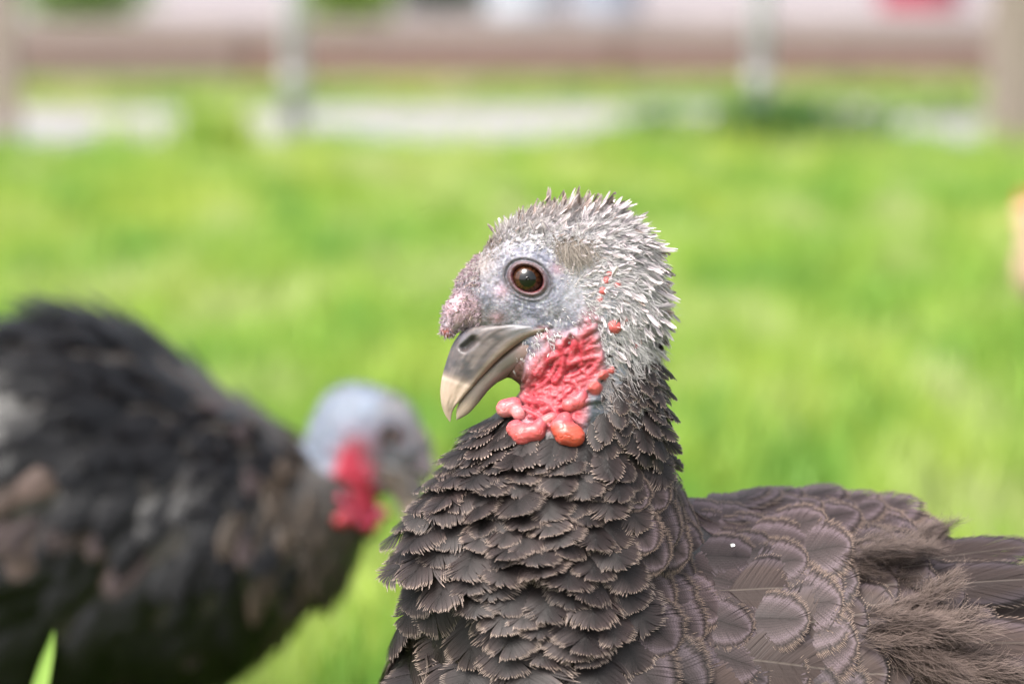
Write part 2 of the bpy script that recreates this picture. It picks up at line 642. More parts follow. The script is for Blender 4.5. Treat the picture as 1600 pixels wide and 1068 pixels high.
def plume_shape(seed, nb=85):
    """loose downy plume: hair-thin curved barbs off a soft shaft"""
    r = np.random.default_rng(seed)
    V, Q, C = [], [], []
    for side in (-1, 1):
        for k in range(nb):
            y0 = 0.02 + 0.9 * (k / nb) ** 0.9
            L = (0.30 + 0.16 * r.random()) * (1.12 - 0.55 * y0)
            ang = math.radians(r.uniform(18, 62))
            z0 = r.uniform(-0.02, 0.05)
            lift = r.normal(0.12, 0.22)
            cb = r.normal(0.0, 0.35)
            b = len(V)
            wd = 0.0048
            sh = r.uniform(0.75, 1.2)
            for i, t in enumerate((0, 0.35, 0.7, 1.0)):
                a = ang - 0.5 * t + cb * t * t
                x = side * L * t * math.sin(a)
                y = y0 + L * t * math.cos(a)
                z = z0 + lift * L * t - 0.15 * x * x - 0.25 * y * y * 0.5
                ww = wd * (1 - 0.75 * t)
                V += [(x - ww * math.cos(a), y + ww * side * math.sin(a) * 0.5, z), (x + ww * math.cos(a), y - ww * side * math.sin(a) * 0.5, z + ww)]
                c = np.array((0.045, 0.033, 0.029)) * (1 - t) + np.array((0.21, 0.158, 0.138)) * t
                C += [c * sh] * 2
            for i in range(3):
                Q.append((b + 2 * i, b + 2 * i + 1, b + 2 * i + 3, b + 2 * i + 2))
    return dict(V=np.array(V), Q=np.array(Q), C=np.array(C))


SHAPES = {
    'chest': [feather_shape(10 + i, fringe=0.18, cleft=0.045, cup=0.40, curl=0.12) for i in range(8)],
    'back': [feather_shape(40 + i, ncol=84, fringe=0.09, cleft=0.010, cup=0.22, curl=0.10) for i in range(7)],
    'wing': [feather_shape(60 + i, ncol=64, fringe=0.05, cleft=0.008, cup=0.3, curl=0.12) for i in range(4)],
    'neck': [feather_shape(80 + i, ncol=22, fringe=0.24, cleft=0.09, point=0.12, cup=0.5, curl=0.1, narrow=0.8) for i in range(7)],
    'quill': [feather_shape(95 + i, ncol=64, fringe=0.03, cleft=0.012, point=0.1, cup=0.3, curl=0.06) for i in range(3)],
}
SHAPES['dark'] = SHAPES['back'][:4]
SHAPES['olive'] = SHAPES['neck'][:4]
SHAPES['tan'] = SHAPES['back'][:4]
SHAPES['buff'] = SHAPES['back'][4:]
SHAPES['crest'] = [feather_shape(120 + i, ncol=8, fringe=0.5, cleft=0.22, point=0.2, cup=0.8, curl=0.15, narrow=0.8) for i in range(6)]
SHAPES['crestb'] = SHAPES['crest']
FMAT = dict(chest=M_chest, back=M_back, wing=M_wing, neck=M_chest, quill=M_wing, dark=M_dark, olive=M_olive, tan=M_tan, buff=M_buff, crest=M_crest, crestb=M_crestb)
_fm = {}


def feather_mesh(kind, v):
    if (kind, v) not in _fm:
        s = SHAPES[kind][v]
        me = mesh_np('feather_' + kind, s['V'], s['Q'])
        for a in ('barb', 'strand', 'across'):
            add_flt(me, a, s[a])
        add_flt(me, 'rnd', np.zeros(len(s['V'])))
        me.materials.append(FMAT[kind])
        _fm[(kind, v)] = me
    return _fm[(kind, v)]


def scatter(V, Q, Nn, dens_mask, spacing, n_try, seed):
    """dart throwing over a quad mesh; spacing(points)->min distance"""
    r = np.random.default_rng(seed)
    a, b, c, d = (V[Q[:, i]] for i in range(4))
    area = 0.5 * np.linalg.norm(np.cross(c - a, d - b), axis=1) * dens_mask(V[Q].mean(1))
    p = area / area.sum()
    f = r.choice(len(Q), n_try, p=p)
    s, t = r.random((n_try, 1)), r.random((n_try, 1))
    P = (a[f] * (1 - s) + b[f] * s) * (1 - t) + (d[f] * (1 - s) + c[f] * s) * t
    nn = norm(Nn[Q[f]].mean(1))
    sp = spacing(P)
    acc = np.zeros((n_try, 3))
    keep = []
    k = 0
    for i in range(n_try):
        if k:
            dd = acc[:k] - P[i]
            if (np.einsum('ij,ij->i', dd, dd) < sp[i] ** 2).any():
                continue
        acc[k] = P[i]
        keep.append(i)
        k += 1
    return P[keep], nn[keep]


def feather_frames(P, n, flow, lift, L, W, twist):
    """matrices (m,3,3) columns side*W, dir*L, up*.. in sculpt space"""
    d = flow - n * (flow * n).sum(1, keepdims=True)
    d = norm(d)
    s = np.cross(d, n)
    d = norm(d * np.cos(twist)[:, None] + s * np.sin(twist)[:, None])
    dd = d * np.cos(lift)[:, None] + n * np.sin(lift)[:, None]
    up = n * np.cos(lift)[:, None] - d * np.sin(lift)[:, None]
    s = np.cross(dd, up)
    g = np.sqrt(L * W)
    return np.stack([s * W[:, None], dd * L[:, None], up * g[:, None]], 2)


def plumage(sc, root, base, feathers, n_obj, name_stuff):
    """feathers: list of (kind, variant, P, M3) in sculpt space; the ones that show largest become objects of their own"""
    P = np.array([f[2] for f in feathers])
    M = np.array([f[3] for f in feathers])
    tip = sc.world(P + M[:, :, 1] * 0.6)
    x, y, dpt = project(tip)
    facing = -norm(M[:, :, 2])[:, 1]
    size = np.linalg.norm(M[:, :, 0], axis=1) * np.linalg.norm(M[:, :, 1], axis=1)
    vis = (x > -20) & (x < 1620) & (y > 0) & (y < 1090) & (facing > -0.25)
    score = np.where(vis, size * (facing + 0.4), -1)
    order = np.argsort(-score)[:n_obj]
    chosen = set(int(i) for i in order if score[i] > 0)
    B = np.stack([RIGHT, FWD, UP], 1)
    st = {}
    for i, (kind, v, p, m3) in enumerate(feathers):
        Mw = B @ m3 / sc.S
        pw = sc.world(p) - base
        if i in chosen:
            me = feather_mesh(kind, v)
            o = bpy.data.objects.new('feather', me)
            col.objects.link(o)
            o.parent = root
            mt = Matrix([[*Mw[0], pw[0]], [*Mw[1], pw[1]], [*Mw[2], pw[2]], [0, 0, 0, 1]])
            o.matrix_local = mt
        else:
            st.setdefault(FMAT[kind].name, []).append((kind, v, pw, Mw))
    mats, VV, QQ, bb, ss, aa, rr, mi = [], [], [], [], [], [], [], []
    off = 0
    for k, (mn, lst) in enumerate(st.items()):
        mats.append(bpy.data.materials[mn])
        for kind, v, pw, Mw in lst:
            s = SHAPES[kind][v]
            VV.append(s['V'] @ Mw.T + pw)
            QQ.append(s['Q'] + off)
            off += len(s['V'])
            bb.append(s['barb'])
            ss.append(s['strand'])
            aa.append(s['across'])
            rr.append(np.full(len(s['V']), random.random()))
            mi.append(np.full(len(s['Q']), k))
    me = mesh_np(name_stuff, np.concatenate(VV), np.concatenate(QQ))
    for nme, arr in (('barb', bb), ('strand', ss), ('across', aa), ('rnd', rr)):
        add_flt(me, nme, np.concatenate(arr))
    for m in mats:
        me.materials.append(m)
    me.polygons.foreach_set('material_index', np.concatenate(mi).astype(np.int32))
    o = link(name_stuff, me, None, root)
    tag(o, kind='stuff')
    return o


def strands(P, D, Nn, L, W, colr, nst, spread, seed, curve=0.25, tipcol=None):
    """tufts of thin tapering strips; P roots, D directions, per tuft length/width/colour"""
    r = np.random.default_rng(seed)
    m = len(P) * nst
    rep = lambda a: np.repeat(a, nst, 0)
    p, d, n, l, c = rep(P), rep(D), rep(Nn), rep(L), rep(colr)
    wd = rep(W)
    d = norm(d + r.normal(0, 1, (m, 3)) * rep(np.broadcast_to(spread, (len(P),)))[:, None])
    l = l * r.uniform(0.55, 1.1, m)
    p = p + r.normal(0, 1, (m, 3)) * (wd * 1.2)[:, None]
    side = norm(np.cross(d, n + r.normal(0, 0.5, (m, 3))))
    bend = -n * (curve * l)[:, None] + r.normal(0, 0.10, (m, 3)) * l[:, None]
    tc = c if tipcol is None else rep(tipcol)
    shade = r.uniform(0.78, 1.15, (m, 1))
    V, C = [], []
    for t, ww in ((0, 1.0), (0.4, 0.9), (0.75, 0.6), (1.0, 0.12)):
        q = p + d * (l * t)[:, None] + bend * (t * t)
        V += [q - side * (wd * ww)[:, None], q + side * (wd * ww)[:, None]]
        cc = (c * (1 - t) + tc * t) * shade
        C += [cc, cc]
    V = np.stack(V, 1).reshape(-1, 3)
    C = np.stack(C, 1).reshape(-1, 3)
    b = np.arange(m)[:, None] * 8
    Q = np.concatenate([b + np.array([[2 * i, 2 * i + 1, 2 * i + 3, 2 * i + 2]]) for i in range(3)])
    return V, Q, C


def join_arrays(lst):
    off, V, Q, C = 0, [], [], []
    for v, q, c in lst:
        V.append(v)
        Q.append(q + off)
        C.append(c)
        off += len(v)
    return np.concatenate(V), np.concatenate(Q), np.concatenate(C)


# ------------------------------------------------------------------ turkey head, in the pixels of the standing bird
EYE = (824.0, -437.0)


def head_sdf(P):
    f = smin(ell(P, (918, 0, -448), (108, 80, 122)), ell(P, (808, 0, -462), (98, 58, 78)), 40)
    f = smin(f, ell(P, (852, 0, -408), (88, 62, 74)), 30)
    f = smin(f, ell(P, (862, 0, -535), (66, 50, 50)), 30)
    f = smin(f, cone(P, (952, 0, -500), (935, 10, -640), 76, 88, 0.85), 40)
    f = smin(f, cone(P, (880, 0, -560), (866, 0, -668), 48, 62, 0.9), 26)
    f = smin(f, ell(P, (836, 0, -568), (50, 42, 34)), 16)
    f = smin(f, cone(P, (850, 0, -536), (742, 0, -602), 25, 10, 0.75), 5)      # inside of the mouth
    # snood lying over the base of the beak
    f = smin(f, cone(P, (752, 0, -452), (716, -14, -490), 14, 22), 14)
    f = smin(f, cone(P, (716, -14, -490), (701, -16, -514), 22, 13), 8)
    return f


def blob(u, v, cx, cy, rx, ry, rot=0.0):
    c, s = math.cos(rot), math.sin(rot)
    dx, dy = u - cx, v - cy
    a, b = (dx * c + dy * s) / rx, (-dx * s + dy * c) / ry
    return np.exp(-(a * a + b * b))


SPOTS = [(957, 511, 11), (944, 440, 6), (949, 430, 5), (939, 456, 6), (934, 469, 5), (962, 446, 5), (941, 585, 8), (953, 577, 6), (928, 605, 10), (992, 540, 5), (964, 560, 4), (975, 500, 4)]


def make_worms():
    r = np.random.default_rng(21)
    W = []
    for k in range(150):
        u, v = r.uniform(812, 952), r.uniform(520, 655)
        if v < 585 - (u - 812) * 0.5 or u > 962 - (v - 520) * 0.30 or (v < 545 and u < 845):
            continue
        a = math.radians(-38 if u > 880 else -62) + r.normal(0, 0.35)
        if v > 610:
            a = math.radians(-15) + r.normal(0, 0.4)
        n, st = 7, r.uniform(6, 10)
        pts = [(u, v)]
        cv = r.normal(0, 0.22)
        for _ in range(n):
            u, v = u + st * math.cos(a), v + st * math.sin(a)
            a += cv
            pts.append((u, v))
        W.append((np.array(pts), r.uniform(3.2, 7.5), r.uniform(0.9, 1.6)))
    return W


WORMS = make_worms()


def red_mask(u, v):
    m = blob(u, v, 872, 598, 50, 46) + 0.9 * blob(u, v, 902, 560, 32, 34, -0.6) + 0.7 * blob(u, v, 862, 640, 55, 34) + 0.32 * blob(u, v, 922, 505, 20, 34)
    m = m + 0.35 * blob(u, v, 846, 520, 14, 12)
    return np.clip(m * 1.35 - 0.12, 0, 1)


def head_relief(u, v, p):
    """height above the smooth head, px"""
    h = np.zeros_like(u)
    dx, dy = (u - EYE[0]), (v + EYE[1])
    # eye opening is an oval tilted slightly
    c, s = math.cos(-0.5), math.sin(-0.5)
    ex, ey = (dx * c - dy * s), (dx * s + dy * c)
    re = np.sqrt((ex / 1.15) ** 2 + (ey / 0.90) ** 2)
    re = re * 1.2
    h -= 16 * (1 - sstep(23.5, 27, re))
    h += 2.6 * np.exp(-((re - 29.5) / 3.0) ** 2) * (0.6 + 0.8 * vnoise(p / 6, 6))
    h += 1.6 * np.exp(-((re - 40) / 2.6) ** 2) * (dx * 0 + 1)
    h -= 2.5 * np.exp(-((re - 36.5) / 2.0) ** 2)
    ring = np.exp(-((re - 52) / 14) ** 2)
    h += 0.55 * ring * np.sin(re * 0.8 + 9 * vnoise(p / 22, 3)) * (0.3 + vnoise(p / 12, 4))
    # granular skin, coarse wrinkles
    h += 2.4 * (fbm(p / 7, 5, 2) - 0.5) * sstep(40, 50, re)
    h += 3.5 * (fbm(p / 26, 9, 2) - 0.5) * sstep(40, 60, re)
    reg = (u > 785) & (u < 985) & (v > 480) & (v < 690)
    uu, vv = u[reg], v[reg]
    if len(uu):
        hw = np.zeros_like(uu)
        for pts, rad, ht in WORMS:
            lo, hi = pts.min(0) - rad, pts.max(0) + rad
            q = np.nonzero((uu > lo[0]) & (uu < hi[0]) & (vv > lo[1]) & (vv < hi[1]))[0]
            if not len(q):
                continue
            dm = np.full(len(q), 1e9)
            for a, b in zip(pts[:-1], pts[1:]):
                ab = b - a
                t = np.clip(((uu[q] - a[0]) * ab[0] + (vv[q] - a[1]) * ab[1]) / (ab @ ab), 0, 1)
                dm = np.minimum(dm, np.hypot(uu[q] - a[0] - t * ab[0], vv[q] - a[1] - t * ab[1]))
            hw[q] = np.maximum(hw[q], ht * 1.05 * np.sqrt(np.clip(rad * rad - dm * dm, 0, None)))
        h[reg] += hw * sstep(0.08, 0.4, red_mask(uu, vv)) - 2.5 * red_mask(uu, vv) + 2.0 * red_mask(uu, vv) * (fbm(p[reg] / np.array([5, 8, 3]), 15, 2) - 0.5)
    for (cx, cy, rad) in SPOTS:
        d = np.hypot(u - cx, v - cy)
        h += 0.75 * np.sqrt(np.clip(rad * rad - d * d, 0, None))
    # gape crease
    d = np.abs((v - 520) - (-0.30) * (u - 842))
    h -= 4 * np.exp(-(d / 3.0) ** 2) * sstep(875, 842, u) * sstep(820, 838, u)
    return h


def lerp(a, b, f):
    return a * (1 - f)[:, None] + np.asarray(b) * f[:, None]


def head_colour(u, v, p):
    n1, n2, n3 = fbm(p / 9, 31, 2), fbm(p / 30, 37, 3), vnoise(p / 3.2, 41)
    C = np.tile(np.array([[0.33, 0.315, 0.40]]), (len(u), 1))
    C = lerp(C, (0.12, 0.125, 0.185), np.clip((n2 - 0.40) * 5, 0, 1) * 0.8)
    C = lerp(C, (0.66, 0.65, 0.68), np.clip((n3 - 0.56) * 4, 0, 1) * 0.5)
    C = lerp(C, (0.10, 0.10, 0.12), np.clip((vnoise(p / 4.1, 43) - 0.60) * 5, 0, 1) * 0.75)
    C = lerp(C, (0.145, 0.135, 0.13), np.clip(blob(u, v, 765, 505, 40, 30, -0.4) + 0.6 * blob(u, v, 870, 487, 22, 12), 0, 1) * 0.8)
    C = lerp(C, (0.20, 0.21, 0.27), 0.5 * blob(u, v, 880, 455, 22, 30))
    C = lerp(C, (0.52, 0.30, 0.36), 0.55 * np.clip(blob(u, v, 777, 497, 12, 9) + blob(u, v, 872, 422, 14, 10) + blob(u, v, 785, 455, 12, 12), 0, 1))
    # crown and nape under the bristles
    crown = sstep(-60, 40, (u - 780) * 0.55 - (v - 395)) * sstep(45, 75, np.hypot(u - 824, v - 437))
    C = lerp(C, (0.44, 0.42, 0.44), crown * 0.8)
    C = lerp(C, (0.24, 0.195, 0.175), np.clip(1.3 * blob(u, v, 738, 412, 40, 34, -0.8), 0, 1) * 0.8)
    C = lerp(C, (0.33, 0.36, 0.42), sstep(900, 950, u) * sstep(430, 520, v) * 0.7)
    # flesh
    rm = red_mask(u, v)
    C = lerp(C, (0.50, 0.20, 0.22), np.clip(rm * 2.2, 0, 1) * 0.8)
    redc = np.stack([0.42 + 0.12 * n1, 0.02 + 0.12 * np.clip(n3 - 0.45, 0, 1) + 0.04 * n2, 0.042 + 0.11 * np.clip(n3 - 0.45, 0, 1) + 0.04 * n2], 1)
    rs = sstep(0.12, 0.9, rm + 0.5 * (n1 - 0.5))
    C = C * (1 - rs)[:, None] + redc * rs[:, None]
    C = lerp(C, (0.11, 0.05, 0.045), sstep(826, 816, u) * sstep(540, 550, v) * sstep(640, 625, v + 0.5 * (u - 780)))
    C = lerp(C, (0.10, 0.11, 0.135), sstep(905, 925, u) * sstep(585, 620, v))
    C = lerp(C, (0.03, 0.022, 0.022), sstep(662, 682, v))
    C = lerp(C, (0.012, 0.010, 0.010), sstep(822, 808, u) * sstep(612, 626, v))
    for (cx, cy, rad) in SPOTS:
        d = np.hypot(u - cx, v - cy)
        C = lerp(C, (0.66, 0.13, 0.12), sstep(rad + 3, rad - 2, d))
    # snood
    sn = np.clip(blob(u, v, 720, 485, 34, 30, 0.8) * 1.8 - 0.35, 0, 1) * sstep(770, 745, u)
    C = lerp(C, (0.60, 0.40, 0.45), sn)
    C = lerp(C, (0.66, 0.20, 0.18), np.clip(1.5 * blob(u, v, 696, 523, 12, 9), 0, 1))
    # lids
    dx, dy = (u - EYE[0]), (v + EYE[1])
    c, s = math.cos(-0.5), math.sin(-0.5)
    re = np.sqrt(((dx * c - dy * s) / 1.15) ** 2 + ((dx * s + dy * c) / 0.90) ** 2) + 2.0 * (n1 - 0.5)
    re = re * 1.2
    C = lerp(C, (0.06, 0.052, 0.055), np.exp(-((re - 39) / 4.5) ** 2) * 0.8)
    C = lerp(C, (0.115, 0.058, 0.062), sstep(37, 32, re) * (0.75 + 0.25 * n3))
    C = lerp(C, (0.14, 0.03, 0.035), sstep(28.5, 26.5, re))
    return np.clip(C * 0.60, 0.004, 0.9)


def loft(sections, nseg, T, name, parent, mat, colour, relief=None, seg_along=40):
    """sections: (top x, top y, bottom x, bottom y, half width) in px; arch cross-section"""
    S = np.array(sections, float)
    t = np.linspace(0, len(S) - 1, seg_along)
    # smooth resampling
    def cr(tt):
        i = np.clip(np.floor(tt).astype(int), 0, len(S) - 2)
        f = (tt - i)[:, None]
        p0, p1, p2, p3 = S[np.maximum(i - 1, 0)], S[i], S[i + 1], S[np.minimum(i + 2, len(S) - 1)]
        return 0.5 * (2 * p1 + (p2 - p0) * f + (2 * p0 - 5 * p1 + 4 * p2 - p3) * f ** 2 + (3 * p1 - p0 - 3 * p2 + p3) * f ** 3)
    R = cr(t)
    a = np.linspace(0, 2 * math.pi, nseg, endpoint=False)
    V, UVs = [], []
    for (tx, ty, bx, by, hw) in R:
        for q in a:
            # q=0 near tomium, pi/2 culmen, pi far tomium, then flat underside
            if q <= math.pi:
                k = math.sin(q) ** 0.8 if math.sin(q) > 0 else 0
                y = -hw * math.copysign(abs(math.cos(q)) ** 0.75, math.cos(q))
            else:
                k = 0.10 * abs(math.sin(q))
                y = -hw * 0.92 * math.cos(q)
            x, z = bx + (tx - bx) * k, by + (ty - by) * k
            V.append((x, y, -z))
            UVs.append(k)
    V = np.array(V)
    k = np.array(UVs)
    m = seg_along
    if relief is not None:
        V = V + relief(V[:, 0], -V[:, 2], V, k)
    Q = []
    for i in range(m - 1):
        for j in range(nseg):
            j2 = (j + 1) % nseg
            Q.append((i * nseg + j, i * nseg + j2, (i + 1) * nseg + j2, (i + 1) * nseg + j))
    C = colour(V[:, 0], -V[:, 2], V, k)
    me = mesh_np(name, T(V), np.array(Q))
    add_col(me, 'Col', C)
    return link(name, me, mat, parent)


UPPER = [(800, 500, 858, 513, 54), (762, 503, 848, 518, 56), (730, 511, 821, 529, 50), (708.5, 535, 789, 552, 40), (695, 572, 762, 578, 31), (688.5, 602, 739, 603, 23), (689, 628, 719, 626, 15), (695, 647, 708, 640, 7), (703, 659, 704, 657, 1.2)]
LOWER = [(856, 566, 858, 515, 50), (842, 565, 848, 519, 52), (814, 576, 817, 533, 44), (788, 590, 787, 554, 34), (766, 607, 760, 578, 25), (747, 630, 737, 601, 18.5), (732, 646, 722, 620, 12.5), (720, 653, 714, 637, 7), (713, 656, 713, 654, 1.2)]


def upper_colour(u, v, p, k):
    al_ = (v - 470) + 0.6 * (780 - u)
    n1 = fbm(np.stack([k * 22, al_ * 0.02, np.sign(p[:, 1])], 1), 51, 3)
    n2 = fbm(np.stack([k * 5, al_ * 0.05, np.sign(p[:, 1])], 1), 53, 3)
    C = np.tile(np.array([[0.068, 0.056, 0.058]]), (len(u), 1))
    C = lerp(C, (0.145, 0.118, 0.115), np.clip((n1 - 0.4) * 4, 0, 1) * 0.8)
    C = lerp(C, (0.035, 0.034, 0.040), np.clip((n2 - 0.48) * 5, 0, 1) * 0.7)
    tip = sstep(578, 606, v - 0.35 * (u - 700) + 6 * n2)
    C = lerp(C, (0.38, 0.285, 0.225), tip * 0.85)
    C = lerp(C, (0.44, 0.355, 0.30), 0.6 * np.exp(-((v - 0.35 * (u - 700) - 592) / 3.5) ** 2))
    C = lerp(C, (0.21, 0.155, 0.115), 0.7 * sstep(0.24, 0.05, k) * (1 - tip))
    C = lerp(C, (0.155, 0.15, 0.165), sstep(775, 815, u - 0.5 * (v - 520)) * sstep(0.12, 0.3, k) * (0.6 + 0.5 * n2))
    d = np.abs((v - 537) + 0.85 * (u - 733)) / 1.31
    al = np.abs((u - 733) - 0.85 * (v - 537)) / 1.31
    C = lerp(C, (0.02, 0.014, 0.014), sstep(8.5, 3.5, d + 2 * (n2 - 0.5)) * sstep(19, 11, al) * 0.97)  # nostril: shade of the hollow painted in, on top of the carved dip
    C = lerp(C, (0.06, 0.05, 0.05), 0.6 * np.exp(-(d / 12) ** 2 - (al / 20) ** 2))
    C = lerp(C, (0.15, 0.145, 0.18), 0.7 * blob(u, v, 722, 522, 10, 14))
    return C


def upper_relief(u, v, p, k):
    d = np.abs((v - 537) + 0.85 * (u - 733)) / 1.31
    al = np.abs((u - 733) - 0.85 * (v - 537)) / 1.31
    dig = -11 * sstep(9, 2, d) * sstep(19, 8, al) 
    dig = dig + 2.6 * (fbm(np.stack([k * 14, (v - 0.6 * u) * 0.03, np.sign(p[:, 1])], 1), 57, 3) - 0.5)
    rim = 1.8 * np.exp(-((k - 0.13) / 0.05) ** 2)
    o = np.zeros_like(p)
    o[:, 1] = np.sign(p[:, 1]) * (dig + rim) * sstep(2, 14, np.abs(p[:, 1]))
    return o


def lower_colour(u, v, p, k):
    n1 = fbm(p * np.array([0.03, 0.08, 0.03]), 61, 3)
    C = np.tile(np.array([[0.09, 0.077, 0.07]]), (len(u), 1))
    C = lerp(C, (0.19, 0.15, 0.14), np.clip((n1 - 0.4) * 4, 0, 1) * 0.8)
    C = lerp(C, (0.35, 0.265, 0.21), sstep(612, 640, v) * 0.85)
    C = lerp(C, (0.26, 0.16, 0.155), sstep(795, 830, u) * 0.8)
    C = lerp(C, (0.16, 0.09, 0.08), sstep(0.12, 0.0, k) * 0.6 * sstep(640, 600, v))
    return C


def eye_mesh(name, c, r, T, parent, side=-1.0):
    nr, ns = 40, 40
    V, C = [(c[0], c[1] + side * r, c[2])], [(0.003, 0.003, 0.003)]
    Q = []
    for i in range(1, nr):
        th = math.pi * i / nr
        for j in range(ns):
            a = 2 * math.pi * j / ns
            V.append((c[0] + r * math.sin(th) * math.cos(a), c[1] + side * r * math.cos(th), c[2] + r * math.sin(th) * math.sin(a)))
            if th < 0.50:
                q = (0.003, 0.003, 0.003)
            elif th < 0.95:
                f = 0.75 + 0.35 * math.sin(a * 17 + 2 * math.sin(a * 5))
                g = (th - 0.50) / 0.45
                q = tuple(x * f * (1.0 - 0.35 * g) for x in (0.050, 0.018, 0.008))
            else:
                q = (0.005, 0.003, 0.003)
            C.append(q)
    for i in range(nr - 2):
        for j in range(ns):
            j2 = (j + 1) % ns
            Q.append((1 + i * ns + j, 1 + i * ns + j2, 1 + (i + 1) * ns + j2, 1 + (i + 1) * ns + j))
    for j in range(ns):
        Q.append((0, 1 + j, 1 + (j + 1) % ns, 0))
    Q = [q if len(set(q)) == 4 else q for q in Q]
    me = bpy.data.meshes.new(name)
    me.from_pydata([tuple(v) for v in T(np.array(V))], [], [q if len(set(q)) == 4 else q[:3] for q in Q])
    me.polygons.foreach_set('use_smooth', [True] * len(me.polygons))
    add_col(me, 'Col', np.array(C))
    return link(name, me, M_eye, parent)


LOBES = [  # (spheres (x, y, r) in px, colour, label)
    ([(803, 634, 15), (790, 637, 15), (812, 645, 12)], (0.66, 0.24, 0.25), 'pink rounded wattle lobe'),
    ([(806, 668, 15), (818, 676, 19), (836, 672, 16), (845, 660, 11)], (0.62, 0.115, 0.115), 'red kidney shaped wattle lobe'),
    ([(876, 664, 17), (884, 674, 20), (895, 678, 17), (882, 652, 12)], (0.62, 0.10, 0.062), 'orange red bulging wattle lobe'),
    ([(888, 631, 12), (902, 625, 13), (908, 616, 9)], (0.58, 0.11, 0.12), 'small red wattle fold'),
    ([(852, 655, 10), (862, 650, 9)], (0.62, 0.16, 0.16), 'small pink wattle fold'),
]


def add_head(T, root, skin, small=False):
    """beak, eyes and wattle lobes of the head that head_sdf describes; T maps head px to the parent's space"""
    loft(UPPER, 36 if small else 84, T, 'upper_beak', root, M_beak, upper_colour, upper_relief, 60 if small else 130)
    loft(LOWER, 30, T, 'lower_beak', root, M_beak, lower_colour, None, 40)
    ye = front(head_sdf, EYE[0], EYE[1])
    for sgn in (-1.0, 1.0):
        eye_mesh('eye', (EYE[0], sgn * (abs(ye) - 21.5), EYE[1]), 26.5, T, root, sgn)
    for sp, c0, lab in LOBES:
        yc = [min((front(skin, x, -y) or -20), -20) - 0.25 * r for x, y, r in sp]
        def f(P):
            o = None
            for (x, y, r), q in zip(sp, yc):
                d = ell(P, (x, q, -y), (r, r * 1.05, r * 0.97))
                o = d if o is None else smin(o, d, 6)
            return o
        xs = [s[0] for s in sp]
        zs = [-s[1] for s in sp]
        st = 2.0 if not small else 4.0
        V, Q, n = skin_mesh(f, np.arange(min(xs) - 26, max(xs) + 27, st), np.arange(min(yc) - 28, max(yc) + 29, st), np.arange(min(zs) - 26, max(zs) + 27, st), 0 if small else 1)
        g1, g2 = fbm(V / np.array([9, 14, 5]), 71, 2), fbm(V / 16, 73, 2)
        V = V + n * (1.6 * (g1 - 0.5) - 0.9 * np.exp(-((np.abs(g2 - 0.5)) / 0.014) ** 2))[:, None]
        C = np.array(c0) * (0.52 + 0.25 * g2)[:, None]
        C = lerp(C, (0.40, 0.19, 0.18), np.clip((g1 - 0.55) * 3, 0, 1) * 0.5)
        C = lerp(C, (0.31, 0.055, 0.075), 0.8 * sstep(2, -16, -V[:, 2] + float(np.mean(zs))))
        if small:
            C = C * np.array([0.6, 0.22, 0.5])
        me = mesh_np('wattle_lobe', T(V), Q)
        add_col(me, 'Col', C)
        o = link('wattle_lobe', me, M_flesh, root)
        o['label'] = lab


